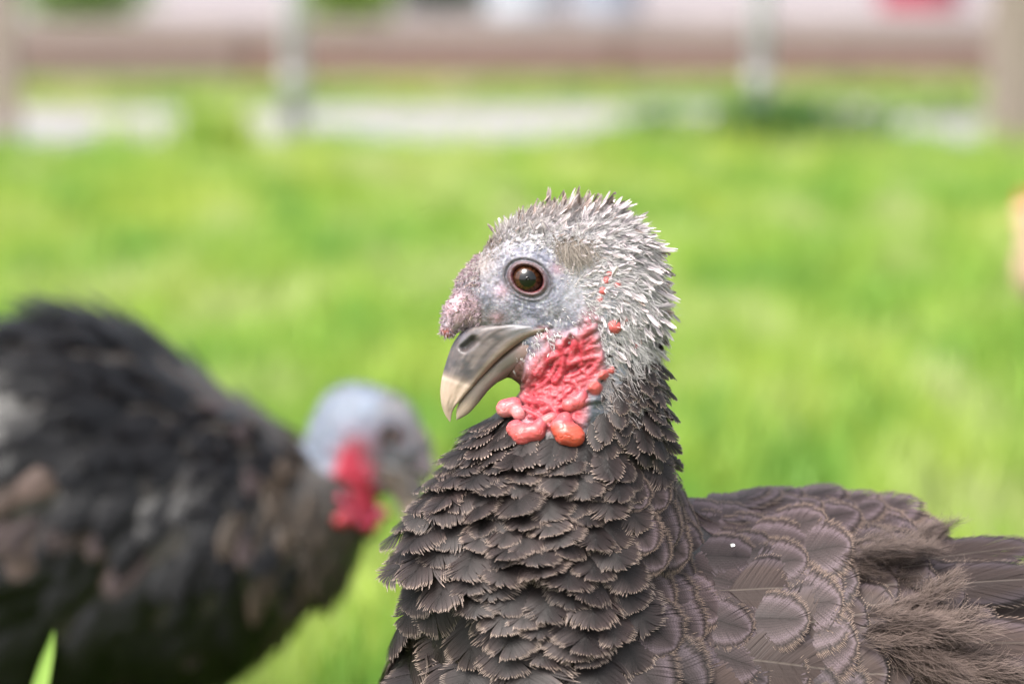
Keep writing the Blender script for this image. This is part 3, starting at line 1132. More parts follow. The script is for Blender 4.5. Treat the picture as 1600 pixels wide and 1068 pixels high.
def bristle_fields(P, n):
    """per point: density 0..1, length, spread, colour, direction; P in head px"""
    u, v = P[:, 0], -P[:, 2]
    re = np.hypot((u - 824), (v - 437))
    rm = red_mask(u, v)
    up = sstep(-30, 60, (u - 760) * 0.62 - (v - 415))                      # above the line forehead - ear
    backh = sstep(900, 960, u) * sstep(360, 420, v)
    chin = np.clip(blob(u, v, 845, 545, 32, 22, -0.5) * 1.4 + blob(u, v, 872, 515, 28, 20), 0, 1)
    snood = (u < 752) & (v < 535)
    dens = np.clip(up * 1.0 + backh * 0.9, 0, 1) * sstep(40, 62, re)
    dens = np.maximum(dens, 0.55 * chin)
    dens = np.maximum(dens, 0.40 * blob(u, v, 905, 510, 46, 34))
    dens = np.where(snood, 0.9, dens)
    face = (u > 752) & (u < 905) & (v > 450) & (v < 520)
    dens = np.where(face, np.minimum(dens, 0.10), dens)
    dens = dens * (1 - 0.78 * sstep(0.45, 0.9, rm) * (1 - 0.8 * chin))
    dens = dens * sstep(690, 640, v) * np.where((u < 850) & (v > 585), 0.3, 1)
    near = np.exp(-((re - 55) / 20) ** 2)
    L = 13 + 13 * sstep(420, 330, v) * up + 14 * sstep(930, 1010, u) + 6 * backh
    L = L * (1 - 0.5 * near)
    L = np.where(snood, 9 + 0 * L, L)
    L = np.where(chin > 0.3, 13, L)
    # direction: swept back from the beak, standing up on the crown
    back = np.stack([0.9 + 0 * u, 0 * u, 0.35 - 0.9 * sstep(900, 1010, u) - 0.9 * sstep(420, 520, v)], 1)
    stand = 0.95 * sstep(430, 340, v) + 0.50 + 0.1 * sstep(950, 1030, u)
    d = norm(back - n * (back * n).sum(1, keepdims=True)) + n * stand[:, None]
    d = np.where(snood[:, None], n * 1.2 + np.array([-0.25, 0, -0.4]), d)
    d = np.where((chin > 0.3)[:, None], n * 0.5 + np.array([0.5, 0, -0.5]), d)
    n1 = fbm(P / 22, 91, 2)
    C = np.tile(np.array([[0.66, 0.63, 0.645]]), (len(u), 1))
    brown = np.clip(1.7 * blob(u, v, 740, 405, 46, 40, -0.8) + 0.8 * blob(u, v, 860, 325, 70, 26, -0.35) + 0.5 * blob(u, v, 935, 322, 50, 25), 0, 1)
    C = lerp(C, (0.27, 0.205, 0.175), brown * np.clip((n1 - 0.12) * 3.0, 0, 1))
    C = lerp(C, (0.42, 0.40, 0.42), np.clip((n1 - 0.55) * 4, 0, 1) * 0.6)
    C = lerp(C, (0.17, 0.14, 0.135), sstep(540, 600, v) * 0.8 + 0.6 * sstep(1000, 1040, u) * sstep(470, 540, v))
    C = np.where(snood[:, None], np.array([0.42, 0.29, 0.34]), C)
    tipc = lerp(C * 1.0, (0.74, 0.70, 0.69), 0.35 * (1 - 0.6 * brown))
    return dens, L, norm(d), C * 0.74, tipc * 0.74


def add_bristles(V, Q, n, T, root, n_try, nst, seed, scale=1.0):
    sel = (-V[Q].mean(1)[:, 2] < 690) & (-V[Q].mean(1)[:, 2] > 250)
    Qh = Q[sel]
    def dm(p):
        return bristle_fields(p, np.tile(np.array([[0, -1.0, 0]]), (len(p), 1)))[0] + 1e-6
    r = np.random.default_rng(seed)
    a, b, c, d = (V[Qh[:, i]] for i in range(4))
    area = 0.5 * np.linalg.norm(np.cross(c - a, d - b), axis=1) * dm(V[Qh].mean(1))
    f = r.choice(len(Qh), n_try, p=area / area.sum())
    s, t = r.random((n_try, 1)), r.random((n_try, 1))
    P = (a[f] * (1 - s) + b[f] * s) * (1 - t) + (d[f] * (1 - s) + c[f] * s) * t
    nn = norm(n[Qh[f]].mean(1))
    dens, L, D, C, tipc = bristle_fields(P, nn)
    D = norm(D + r.normal(0, 0.30, D.shape))
    L = L * r.uniform(0.6, 1.3, len(L))
    W = np.full(len(L), 0.62 * scale)
    vs_, qs_, cs_ = strands(P - nn * 1.0, D, nn, L, W, C, nst, 0.20, seed + 1, curve=0.28, tipcol=tipc)
    parts = [(vs_, qs_, cs_)]
    # brown tuft over the ear opening
    m = 330
    P2 = np.stack([r.normal(893, 13, m), np.zeros(m), -r.normal(380, 6, m)], 1)
    for i in range(m):
        P2[i, 1] = (front(head_sdf, P2[i, 0], P2[i, 2]) or 0) - 1
    n2 = np.tile(np.array([[0.1, -1.0, 0.1]]), (m, 1))
    D2 = norm(np.stack([r.normal(0.45, 0.25, m), np.full(m, -0.62), np.full(m, -1.0)], 1))
    C2 = np.tile(np.array([[0.13, 0.10, 0.08]]), (m, 1)) * r.uniform(0.4, 1.3, (m, 1))
    parts.append(strands(P2, D2, n2, np.full(m, 44.0), np.full(m, 0.55 * scale), C2, 4, 0.12, seed + 2, 0.2, tipcol=C2 * 0.4 + np.array([[0.24, 0.215, 0.19]])))
    V2, Q2, C2 = join_arrays(parts)
    me = mesh_np('bristles', T(V2), Q2)
    add_col(me, 'Col', np.clip(C2, 0, 0.85))
    o = link('bristles', me, M_bristle, root)
    tag(o, 'short pale bristles on the crown and nape', kind='stuff')


def add_leg(root, base, hip, foot, mat, s=1.0):
    """leg with hock, shank, three front toes and one hind toe, world coordinates"""
    m = MB()
    hip, foot = Vector(hip) - Vector(base), Vector(foot) - Vector(base)
    hock = foot + Vector((0.035 * s, 0.0, 0.62 * (hip.z - foot.z)))
    m.tube([hip, (hip + hock) / 2 + Vector((-0.01, 0, 0)), hock], [0.028 * s, 0.018 * s, 0.0115 * s], 12)
    m.tube([hock, (hock + foot) / 2, foot + Vector((0, 0, 0.012))], [0.0115 * s, 0.0085 * s, 0.010 * s], 12)
    for a, l in ((0, 0.085), (0.6, 0.07), (-0.6, 0.07), (math.pi, 0.035)):
        d = Vector((-math.cos(a), math.sin(a), 0)) * l * s
        m.tube([foot + Vector((0, 0, 0.014)), foot + d * 0.5 + Vector((0, 0, 0.012)), foot + d * 0.88 + Vector((0, 0, 0.007)), foot + d + Vector((0, 0, 0.002))], [0.0095 * s, 0.007 * s, 0.005 * s, 0.001], 8)
    return m.build('leg', mat, root, smooth=True)


# ------------------------------------------------------------------ the standing turkey
SC1 = Sculpt(1.2593)


def body1_sdf(P):
    f = head_sdf(P)
    b = cone(P, (932, 14, -640), (889, 40, -735), 86, 133, 0.85)
    b = smin(b, cone(P, (888, 36, -732), (856, 72, -860), 131, 194, 0.9), 40)
    b = smin(b, cone(P, (856, 72, -860), (898, 140, -1050), 194, 298, 0.85), 60)
    b = smin(b, cone(P, (950, 120, -900), (1190, 235, -1062), 128, 258, 0.9), 70)
    t = cone(P, (930, 160, -1100), (1260, 260, -1196), 280, 358, 0.9)
    t = smin(t, cone(P, (1260, 260, -1196), (1660, 470, -1272), 358, 286, 0.9), 80)
    t = smin(t, cone(P, (1660, 470, -1272), (2080, 700, -1250), 286, 110, 0.8), 80)
    b = smin(b, t, 70)
    return smin(f, b, 22)


def build_turkey_1():
    base = SC1.world(np.array([1330.0, 300.0, -1200.0]))
    base[2] = 0.0
    root = empty('turkey', base)
    tag(root, 'alert turkey with dark scalloped plumage, grey head and red throat wattles, in sharp focus', 'turkey')
    T = lambda V: SC1.world(V) - base
    xs = axis((560, 664, 13), (664, 1064, 4), (1064, 2250, 14))
    ys = axis((-330, -100, 12), (-100, 100, 4), (100, 1000, 14))
    zs = -axis((285, 705, 4), (705, 1620, 14))[::-1]
    V, Q, n = skin_mesh(body1_sdf, xs, ys, zs, 1)
    u, v = V[:, 0], -V[:, 2]
    head = sstep(705, 680, v)
    hd = np.zeros(len(V))
    hm = v < 712
    hd[hm] = head_relief(u[hm], v[hm], V[hm]) * head[hm] * sstep(0.10, 0.45, np.abs(n[hm, 1]))
    Vd = V + n * hd[:, None]
    C = np.tile(np.array([[0.012, 0.010, 0.010]]), (len(V), 1))  # near black under the plumage: shade of the feather gaps put into the colour
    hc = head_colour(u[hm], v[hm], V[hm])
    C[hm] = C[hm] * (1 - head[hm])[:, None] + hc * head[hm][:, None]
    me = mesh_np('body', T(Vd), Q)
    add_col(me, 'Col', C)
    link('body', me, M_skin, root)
    add_head(T, root, body1_sdf)
    add_bristles(V, Q, n, T, root, 9500, 5, 301, 0.72)

    # --- plumage
    def edge(u):   # upper limit of the feathering, photograph row
        return np.interp(u, [700, 785, 800, 816, 830, 905, 915, 945, 985, 1020, 1060], [646, 646, 634, 652, 668, 672, 645, 608, 572, 545, 520])

    def sizes(P):
        u, v = P[:, 0], -P[:, 2]
        L = np.interp(v, [520, 600, 660, 720, 800, 900, 1000, 1100, 1400], [42, 52, 66, 80, 100, 124, 146, 165, 200])
        bk = sstep(960, 1060, u) * sstep(700, 780, v)
        L = L * (1 - 0.24 * blob(u, v, 870, 850, 130, 230))
        L = L * (1 - bk) + bk * np.interp(u, [1000, 1100, 1200, 1300, 1500], [104, 112, 120, 138, 180])
        return L

    def mask(c):
        v = -c[:, 2]
        return (v > edge(c[:, 0])).astype(float) * np.where(v > 1180, 0.25, 1.0) + 1e-9

    P, nn = scatter(V, Q, n, mask, lambda p: sizes(p) * (0.255 - 0.035 * sstep(960, 1100, p[:, 0]) * sstep(740, 800, -p[:, 2]) * sstep(1250, 1150, -p[:, 2])), 60000, 5)
    ok = -P[:, 2] > edge(P[:, 0])
    P, nn = P[ok], nn[ok]
    r = np.random.default_rng(12)
    u, v = P[:, 0], -P[:, 2]
    L = sizes(P) * r.uniform(0.85, 1.15, len(P))
    bk = sstep(925, 990, u + 0.05 * (v - 850)) * sstep(680, 740, v)
    flow = (1 - bk)[:, None] * np.array([-0.02, 0.05, -1.0]) + bk[:, None] * (np.array([0.95, 0.50, -0.35]) + sstep(1150, 980, u)[:, None] * np.array([-0.35, 0.0, -0.45]))
    flow[:, 0] += (1 - bk) * (0.35 * sstep(960, 1040, u) - 0.22 * sstep(760, 620, u))
    ruff = (1 - bk) * sstep(640, 720, v)
    lift = np.radians(11 + 5 * bk + 14 * ruff * r.uniform(0.5, 1.5, len(P)) + 10 * sstep(720, 600, v) * (1 - bk) + r.normal(0, 3, len(P)))
    lift = lift + np.radians(19 * blob(u, v, 860, 880, 110, 210) * (1 - bk) * r.uniform(0.2, 1.4, len(P)) - 8 * sstep(720, 640, u) * sstep(800, 860, v))
    lift = lift + np.radians(13 * sstep(975, 1010, u) * sstep(550, 580, v) * sstep(760, 730, v) * (1 - bk) * r.uniform(0.3, 1.5, len(P)))
    lift = np.where((nn[:, 1] > -0.15) & (nn[:, 0] < 0) & (v > 700), np.radians(6.0), lift)
    W = L * np.where(bk > 0.5, 0.98, 0.98) * r.uniform(0.9, 1.12, len(P))
    W = np.where(v < 650, W * 0.7, W)
    M3 = feather_frames(P, nn, flow, lift, L, W, r.normal(0, 0.10, len(P)) + 0.16 * ruff * r.normal(0, 1, len(P)))
    fe = []
    for i in range(len(P)):
        k = 'neck' if v[i] < 690 and bk[i] < 0.5 else ('chest' if bk[i] < 0.45 else 'back')
        if u[i] > 1240 and v[i] > 890 and bk[i] > 0.5 and nn[i, 1] < 0.2:
            k = 'wing'
        if u[i] > 1420 and v[i] > 900 and nn[i, 1] < 0.2 and r.random() < 0.5:
            continue
        fe.append((k, int(r.integers(len(SHAPES[k]))), P[i] - nn[i] * 4, M3[i]))

    # small frayed tufts over crown and nape
    def cm(c):
        d_, *_ = bristle_fields(c, np.tile(np.array([[0, -1.0, 0]]), (len(c), 1)))
        return np.where((-c[:, 2] < 620) & (c[:, 0] > 722), np.clip(d_ - 0.45, 0, 1), 0) + 1e-9
    P2, n2 = scatter(V, Q, n, cm, lambda p: np.interp(-p[:, 2] - 0.3 * (p[:, 0] - 900), [330, 420, 560], [5.6, 6.4, 8.6]), 12000, 8)
    ok = cm(P2) > 0.05
    P2, n2 = P2[ok], n2[ok]
    dn, L2, D2, C2, _ = bristle_fields(P2, n2)
    L2 = (L2 * 0.60 + 3) * r.choice([0.55, 0.8, 1.0, 1.3, 1.7], len(P2)) * (1 + 0.10 * sstep(960, 1020, P2[:, 0]) + 0.15 * sstep(350, 325, -P2[:, 2])) * r.uniform(0.85, 1.15, len(P2))
    st2 = np.radians(np.interp(-P2[:, 2], [320, 400, 560], [50, 30, 20]) + r.normal(0, 14, len(P2)))
    Mc = feather_frames(P2, n2, D2, st2, L2, L2 * 0.32, r.normal(0, 0.65, len(P2)))
    lum = C2.mean(1)
    for i in range(len(P2)):
        k = 'crestb' if r.random() < np.clip((0.405 - lum[i]) * 8, 0.06, 1) else 'crest'
        if -P2[i, 2] > 545 + r.normal(0, 15):
            k = 'neck'
        fe.append((k, int(r.integers(6)), P2[i] - n2[i] * 1.5, Mc[i]))

    def place(kind, var, x, y, L, W, flow, lift, push=0.0, roll=0.0):
        """one feather rooted at the spot of the skin behind picture position x, y"""
        z = -y
        yy = front(body1_sdf, x, z, -420, 900, 1.5)
        if yy is None:
            return
        p = np.array([[x, yy, z]])
        _, g = gradient(body1_sdf, p)
        q = norm(g)
        m = feather_frames(p, q, np.array([flow], float), np.array([math.radians(lift)]), np.array([float(L)]), np.array([float(W)]), np.array([roll]))
        fe.append((kind, var, p[0] + q[0] * push, m[0]))

    # big rounded wing coverts
    for k, (x, y, L_, W_, fl, li) in enumerate([
            (1180, 985, 175, 150, (1, 0.35, 0.02), 9), (1130, 1020, 165, 150, (1, 0.3, -0.25), 10), (1210, 1045, 170, 150, (1, 0.35, -0.15), 8),
            (1060, 1045, 150, 140, (0.9, 0.3, -0.5), 10), (1150, 1080, 160, 150, (1, 0.3, -0.3), 8), (1130, 925, 150, 130, (1, 0.35, -0.1), 9)]):
        place('wing', k % 4, x, y, L_, W_, fl, li, 8)
    # long quills folded along the flank
    for k, (x, y, L_, W_, fl, li) in enumerate([
            (1240, 1000, 420, 110, (1, 0.45, -0.22), 3), (1260, 1040, 420, 110, (1, 0.45, -0.30), 3), (1290, 930, 380, 100, (1, 0.5, -0.22), 4),
            (1320, 900, 330, 95, (1, 0.5, -0.10), 5), (1380, 890, 300, 80, (1, 0.5, -0.02), 6), (1340, 1080, 420, 120, (1, 0.4, -0.3), 3), (1400, 960, 340, 100, (1, 0.5, -0.15), 4)]):
        place('quill', k % 3, x, y, L_, W_, fl, li, 4)
    # raised shoulder feathers along the back line
    for k, (x, y, L_, W_, fl, li) in enumerate([
            (1105, 800, 130, 100, (1, 0.75, -0.1), 9), (1165, 806, 140, 110, (1, 0.8, -0.05), 11), (1215, 812, 170, 110, (1, 0.8, -0.1), 10), (1255, 820, 190, 100, (1, 0.75, -0.12), 8),
            (1290, 830, 160, 100, (1, 0.7, -0.25), 6), (1230, 838, 150, 110, (1, 0.6, -0.2), 9), (1330, 856, 150, 100, (1, 0.6, -0.3), 5), (1400, 880, 150, 100, (1, 0.6, -0.3), 5)]):
        place('back', k % 7, x, y, L_, W_, fl, li, 6)
    # spiky feathers standing off the nape
    for k, (x, y, L_, W_, fl, li) in enumerate([
            (1015, 560, 52, 18, (0.7, 0.1, -0.5), 38), (1020, 590, 56, 22, (0.7, 0.2, -0.5), 36), (1020, 620, 60, 26, (0.7, 0.2, -0.55), 34), (1010, 660, 75, 40, (0.8, 0.2, -0.6), 30),
            (1015, 690, 80, 40, (0.9, 0.3, -0.5), 30), (1005, 640, 70, 34, (0.7, 0.1, -0.6), 30)]):
        place('neck', k % 7, x, y, L_, W_, fl, li, -2)
    plumage(SC1, root, base, fe, 300, 'plumage')

    # loose downy plumes between the wing feathers
    pm = []
    for q in range(6):
        s = plume_shape(200 + q)
        me = mesh_np('down_plume', s['V'], s['Q'])
        add_col(me, 'Col', s['C'])
        me.materials.append(M_down)
        pm.append(me)
    B = np.stack([RIGHT, FWD, UP], 1)
    spots = []
    for k in range(80):
        t = r.random()
        band = r.integers(3)
        if band == 0:
            x, y = 1320 + 290 * t, 985 - 30 * t + r.normal(0, 16)
        elif band == 1:
            x, y = 1330 + 130 * t, 1000 + 60 * t + r.normal(0, 14)
        else:
            x, y = 1290 + 180 * t, 905 - 15 * t + r.normal(0, 12)
        spots.append((x, y, r.uniform(95, 165) * (0.75 if band == 2 else 1), (1, 0.3, r.normal(0.0 if band != 1 else -0.5, 0.42)), r.uniform(10, 36)))
    for k, (x, y, L_, fl, li) in enumerate(spots):
        yy = front(body1_sdf, x, -y, -420, 900, 1.5)
        if yy is None:
            continue
        p = np.array([[x, yy, -y]])
        _, g = gradient(body1_sdf, p)
        q = norm(g)
        m = feather_frames(p, q, np.array([fl], float), np.radians([li]), np.array([L_]), np.array([L_ * 0.8]), np.array([0.0]))[0]
        Mw = B @ m / SC1.S
        pw = SC1.world(p[0] + q[0] * r.uniform(20, 44)) - base
        o = bpy.data.objects.new('down_plume', pm[k % 6])
        col.objects.link(o)
        o.parent = root
        o.matrix_local = Matrix([[*Mw[0], pw[0]], [*Mw[1], pw[1]], [*Mw[2], pw[2]], [0, 0, 0, 1]])
    for dx in (-0.06, 0.07):
        add_leg(root, base, (base[0] - 0.02, base[1] + dx, 0.40), (base[0] - 0.04, base[1] + dx, 0.0), M_leg)
    return root


build_turkey_1()

# ------------------------------------------------------------------ the bending turkey behind
SC2 = Sculpt(2.1)
E2 = (612.0, -680.0)
K2 = SC1.S / SC2.S
PH = math.radians(-15)


def to_head(P):
    dx, dz = -(P[0] - E2[0]) * K2, (P[2] - E2[1]) * K2
    c, s = math.cos(PH), math.sin(PH)
    return (dx * c - dz * s + EYE[0], (P[1] + 0.0) * K2, dx * s + dz * c + EYE[1])


def from_head(H):
    c, s = math.cos(PH), math.sin(PH)
    dx, dz = H[..., 0] - EYE[0], H[..., 2] - EYE[1]
    a, b = dx * c + dz * s, -dx * s + dz * c
    return np.stack([E2[0] - a / K2, H[..., 1] / K2, E2[1] + b / K2], -1)


def body2_sdf(P):
    f = head_sdf(to_head(P)) / F32(K2)
    b = cone(P, (545, 0, -735), (495, 10, -790), 48, 66, 0.9)
    b = smin(b, cone(P, (495, 10, -790), (455, 20, -835), 66, 108, 0.9), 30)
    b = smin(b, cone(P, (455, 20, -835), (300, 40, -870), 108, 192, 0.85), 40)
    b = smin(b, cone(P, (300, 40, -800), (100, 60, -748), 190, 246, 0.85), 60)
    b = smin(b, cone(P, (290, 45, -885), (60, 60, -900), 186, 225, 0.85), 40)
    b = smin(b, cone(P, (100, 60, -748), (-420, 120, -830), 246, 120, 0.85), 60)
    return smin(f, b, 14)


def build_turkey_2():
    base = SC2.world(np.array([150.0, 60.0, -800.0]))
    base[2] = 0.0
    root = empty('turkey', base)
    tag(root, 'blurred black and brown turkey bending forward with lowered pale blue head', 'turkey')
    T = lambda V: SC2.world(V) - base
    xs = axis((-580, 440, 14), (440, 700, 4))
    ys = axis((-260, -60, 12), (-60, 60, 4), (60, 340, 14))
    zs = -axis((470, 570, 12), (570, 850, 4), (850, 1180, 14))[::-1]
    V, Q, n = skin_mesh(body2_sdf, xs, ys, zs, 0)
    H = np.stack(to_head((V[:, 0], V[:, 1], V[:, 2])), 1)
    u, v = H[:, 0], -H[:, 2]
    hm = (v < 690) & (u < 1060) & (head_sdf((H[:, 0], H[:, 1], H[:, 2])) < 14)
    C = np.tile(np.array([[0.02, 0.016, 0.014]]), (len(V), 1))
    hc = head_colour(u[hm], v[hm], H[hm])
    # this bird's head is barer and bluer, its throat a deeper red
    r2 = red_mask(u[hm], v[hm] - 8) + 0.8 * blob(u[hm], v[hm], 900, 520, 40, 60)
    hc = lerp(hc, (0.19, 0.24, 0.33), 0.8 * (1 - np.clip(r2, 0, 1)) * sstep(840, 900, u[hm]))
    hc = lerp(hc, (0.085, 0.085, 0.10), 0.7 * sstep(865, 835, u[hm]) * sstep(430, 460, v[hm]))
    hc = hc * 0.72
    hc = lerp(hc, (0.27, 0.014, 0.034), np.clip(r2 * 1.4, 0, 1))
    C[hm] = hc
    Hr = head_relief(u[hm], v[hm], H[hm]) * sstep(0.1, 0.45, np.abs(n[hm, 1])) / K2
    V2 = V.copy()
    V2[hm] += n[hm] * Hr[:, None]
    me = mesh_np('body', T(V2), Q)
    add_col(me, 'Col', C)
    link('body', me, M_skin, root)
    TH = lambda X: T(from_head(X))
    add_head(TH, root, lambda H: body2_sdf(tuple(np.moveaxis(from_head(np.stack(H, -1)), -1, 0))) * K2, True)
    # fewer bristles
    r = np.random.default_rng(77)
    sel = hm[Q].all(1)
    Qh = Q[sel]
    f = r.choice(len(Qh), 1800)
    P = V[Qh[f]].mean(1) + r.normal(0, 1.2, (1800, 3))
    Hp = np.stack(to_head((P[:, 0], P[:, 1], P[:, 2])), 1)
    Hn = norm(n[Qh[f]].mean(1)) * np.array([-1, 1, 1])
    dens, L, D, Cc, tipc = bristle_fields(Hp, Hn)
    k = r.random(1800) < dens * 0.8
    D = D * np.array([-1, 1, 1])
    Cc = Cc * np.array([0.55, 0.62, 0.72])
    sv = strands(P[k], D[k], norm(n[Qh[f]].mean(1))[k], L[k] / K2 * 0.8, np.full(k.sum(), 0.5), Cc[k], 4, 0.2, 79)
    me = mesh_np('bristles', T(sv[0]), sv[1])
    add_col(me, 'Col', np.clip(sv[2], 0, 0.8))
    tag(link('bristles', me, M_bristle, root), kind='stuff')

    def mask(c):
        hx = np.stack(to_head((c[:, 0], c[:, 1], c[:, 2])), 1)
        onhead = (-hx[:, 2] < 640) & (head_sdf((hx[:, 0], hx[:, 1], hx[:, 2])) < 25)
        return (~onhead).astype(float) + 1e-9

    def sizes(p):
        return np.interp(p[:, 0], [-400, 200, 400, 500, 600], [120, 95, 66, 46, 28])
    P, nn = scatter(V, Q, n, mask, lambda p: sizes(p) * 0.30, 16000, 15)
    ok = mask(P) > 0.5
    P, nn = P[ok], nn[ok]
    u, v = P[:, 0], -P[:, 2]
    L = sizes(P) * r.uniform(0.85, 1.2, len(P))
    # feathers run back and down the flank
    flow = np.stack([-1.0 + 0.5 * sstep(250, 450, u), 0.1 + 0 * u, -0.35 - 0.75 * sstep(250, 480, u) - 0.7 * sstep(560, 800, v)], 1)
    lift = np.radians(6 + r.normal(0, 3.5, len(P)))
    M3 = feather_frames(P, nn, flow, lift, L * 1.2, L * 0.52, r.normal(0, 0.15, len(P)))
    fe = []
    ol = sstep(-40, 60, (u - 410) - 0.10 * (v - 700)) + 0.0
    for i in range(len(P)):
        k = 'olive' if r.random() < ol[i] else 'dark'
        if u[i] < 160 and 690 < v[i] < 790 and r.random() < 0.9:
            k = 'tan'
        if k == 'dark' and r.random() < 0.06:
            k = 'back'
        fe.append((k, int(r.integers(len(SHAPES[k]))), P[i] - nn[i] * 3, M3[i]))
    # folded wing: broad coverts ending in a pale barred row, long quills beneath
    for k in range(16):
        x, y = -60 + 16 * k, 800 + r.normal(0, 8)
        yy = front(body2_sdf, x, -y)
        if yy is None:
            continue
        p = np.array([[x, yy, -y]])
        q = norm(gradient(body2_sdf, p)[1])
        m = feather_frames(p, q, np.array([[-0.8, 0.0, -0.7]]), np.radians([12.0]), np.array([75.0]), np.array([44.0]), np.array([r.normal(0, 0.1)]))
        fe.append(('wing' if k % 2 else 'back', k % 4, p[0] + q[0] * 6, m[0]))
    for k in range(9):
        x, y = 190 - 26 * k, 868 + 6 * (k % 3)
        yy = front(body2_sdf, x, -y)
        if yy is None:
            continue
        p = np.array([[x, yy, -y]])
        q = norm(gradient(body2_sdf, p)[1])
        m = feather_frames(p, q, np.array([[-1.0, 0.1, -0.15]]), np.radians([5.0]), np.array([330.0]), np.array([60.0]), np.array([0.0]))
        fe.append(('dark', k % 4, p[0] + q[0] * 6, m[0]))
    plumage(SC2, root, base, fe, 120, 'plumage')
    for dx in (-0.07, 0.06):
        add_leg(root, base, (base[0] + 0.02, base[1] + dx, 0.19), (base[0] + 0.03, base[1] + dx, 0.0), M_leg)
    return root


build_turkey_2()


# ------------------------------------------------------------------ a pale buff hen at the right edge
def build_hen():
    sc = Sculpt(4.6)
    def sdf(P):
        f = cone(P, (1632, 0, -425), (1735, 0, -445), 40, 62, 0.9)
        f = smin(f, cone(P, (1735, 0, -445), (1820, 0, -385), 50, 16, 0.7), 30)       # tail
        f = smin(f, cone(P, (1628, 0, -420), (1612, 0, -345), 34, 17, 1.0), 24)       # neck
        f = smin(f, ell(P, (1606, 0, -335), (19, 15, 16)), 8)
        return f
    base = sc.world(np.array([1700.0, 0.0, -450.0]))
    base[2] = 0.0
    root = empty('hen', base)
    tag(root, 'pale buff hen standing in the grass, far blurred', 'hen')
    T = lambda V: sc.world(V) - base
    V, Q, n = skin_mesh(sdf, np.arange(1570, 1860, 5), np.arange(-85, 86, 5), -np.arange(300, 530, 5)[::-1], 0)
    me = mesh_np('body', T(V), Q)
    add_col(me, 'Col', np.tile(np.array([[0.55, 0.36, 0.26]]), (len(V), 1)))
    link('body', me, M_skin, root)
    P, nn = scatter(V, Q, n, lambda c: np.ones(len(c)), lambda p: np.full(len(p), 11.0), 3000, 33)
    flow = np.tile(np.array([[1.0, 0, -0.35]]), (len(P), 1))
    L = np.full(len(P), 34.0)
    r = np.random.default_rng(3)
    M3 = feather_frames(P, nn, flow, np.radians(r.normal(8, 3, len(P))), L, L * 0.75, r.normal(0, 0.1, len(P)))
    fe = [('buff', int(r.integers(3)), P[i] - nn[i] * 2, M3[i]) for i in range(len(P))]
    plumage(sc, root, base, fe, 0, 'plumage')
    bk = MB().tube([T(np.array([1590., 0, -334])), T(np.array([1574., 0, -338]))], [0.008, 0.001], 8)
    bk.build('beak', M_henleg, root, smooth=True)
    red = noise_mat('comb_red', (0.5, 0.02, 0.02), (0.6, 0.06, 0.05), 90, 0.5)
    cm = MB()
    for k in range(5):
        cm.tube([T(np.array([1596. + 5 * k, 0, -324.])), T(np.array([1598. + 6 * k, 0, -306. + 2 * abs(k - 2)]))], [0.006, 0.002], 8)
    cm.build('comb', red, root, smooth=True)
    for dx in (-0.03, 0.03):
        add_leg(root, base, (base[0] - 0.02, base[1] + dx, 0.16), (base[0] - 0.02, base[1] + dx, 0.0), M_henleg, 0.6)


build_hen()

# ------------------------------------------------------------------ ground
M_soil = noise_mat('meadow_soil', (0.05, 0.09, 0.012), (0.10, 0.17, 0.02), 9, 0.9, 0.3, c3=(0.07, 0.10, 0.02), scale3=1.3)
me = mesh_np('ground', [(-600, -600, 0), (600, -600, 0), (600, 600, 0), (-600, 600, 0)], [(0, 1, 2, 3)], False)
tag(link('ground', me, M_soil), kind='structure')
ROT = math.radians(3.0)
M_conc = noise_mat('concrete', (0.165, 0.155, 0.16), (0.225, 0.213, 0.22), 3.5, 0.85, 0.15)
pv = tag(MB().box((0.35, 9.5, 0.006), (30, 2.3, 0.03), ROT).build('pavement', M_conc), kind='structure')
M_road = noise_mat('gravel_yard', (0.14, 0.122, 0.128), (0.20, 0.175, 0.18), 5, 0.9, 0.3)
tag(MB().box((0, 40.2, 0.0), (90, 52.0, 0.012), 0).build('yard', M_road), kind='structure')

# ------------------------------------------------------------------ fence posts and board fence
M_galv = noise_mat('galvanised', (0.30, 0.30, 0.31), (0.38, 0.38, 0.39), 30, 0.45, 0.05, 0.5)
M_timber = noise_mat('post_timber', (0.17, 0.138, 0.115), (0.225, 0.188, 0.158), 22, 0.85, 0.3)


def ground_at(px, d):
    return ((px - 800) / FPX * d * 1.0, d)


def metal_post(px, dist, label):
    x, y = ground_at(px, dist)
    r = empty('fence_post', (x, y, 0))
    tag(r, label, 'post', 'galvanised fence posts at the meadow edge')
    MB().tube([(0, 0, -0.1), (0, 0, 1.5)], 0.037, 20).build('pipe', M_galv, r, smooth=True)
    MB().tube([(0, 0, 1.48), (0, 0, 1.52), (0, 0, 1.545)], [0.046, 0.046, 0.02], 20).build('cap', M_galv, r)
    for z in (0.3, 0.8, 1.3):
        MB().tube([(0, 0, z - 0.02), (0, 0, z + 0.02)], 0.047, 20).build('clamp_band', M_galv, r)


metal_post(461, 8.6, 'round galvanised fence post standing clear of leafy weeds beside the pavement')
metal_post(1186, 8.6, 'round galvanised fence post rising out of the dark leafy weeds')


def timber_post(px, dist, w, label):
    x, y = ground_at(px, dist)
    r = empty('timber_post', (x, y, 0))
    tag(r, label, 'post', 'square timber corner posts')
    MB().box((0, 0, 0.65), (w, w, 1.5), 0.1, 0.012).build('shaft', M_timber, r)
    m = MB()
    m.box((0, 0, 1.415), (w + 0.03, w + 0.03, 0.03), 0.1)
    m.build('cap', M_timber, r)


timber_post(1588, 8.6, 0.18, 'tan timber post standing at the meadow edge near the buff hen')
timber_post(8, 9.0, 0.11, 'narrow tan timber post at the meadow edge on the side of the bending turkey')

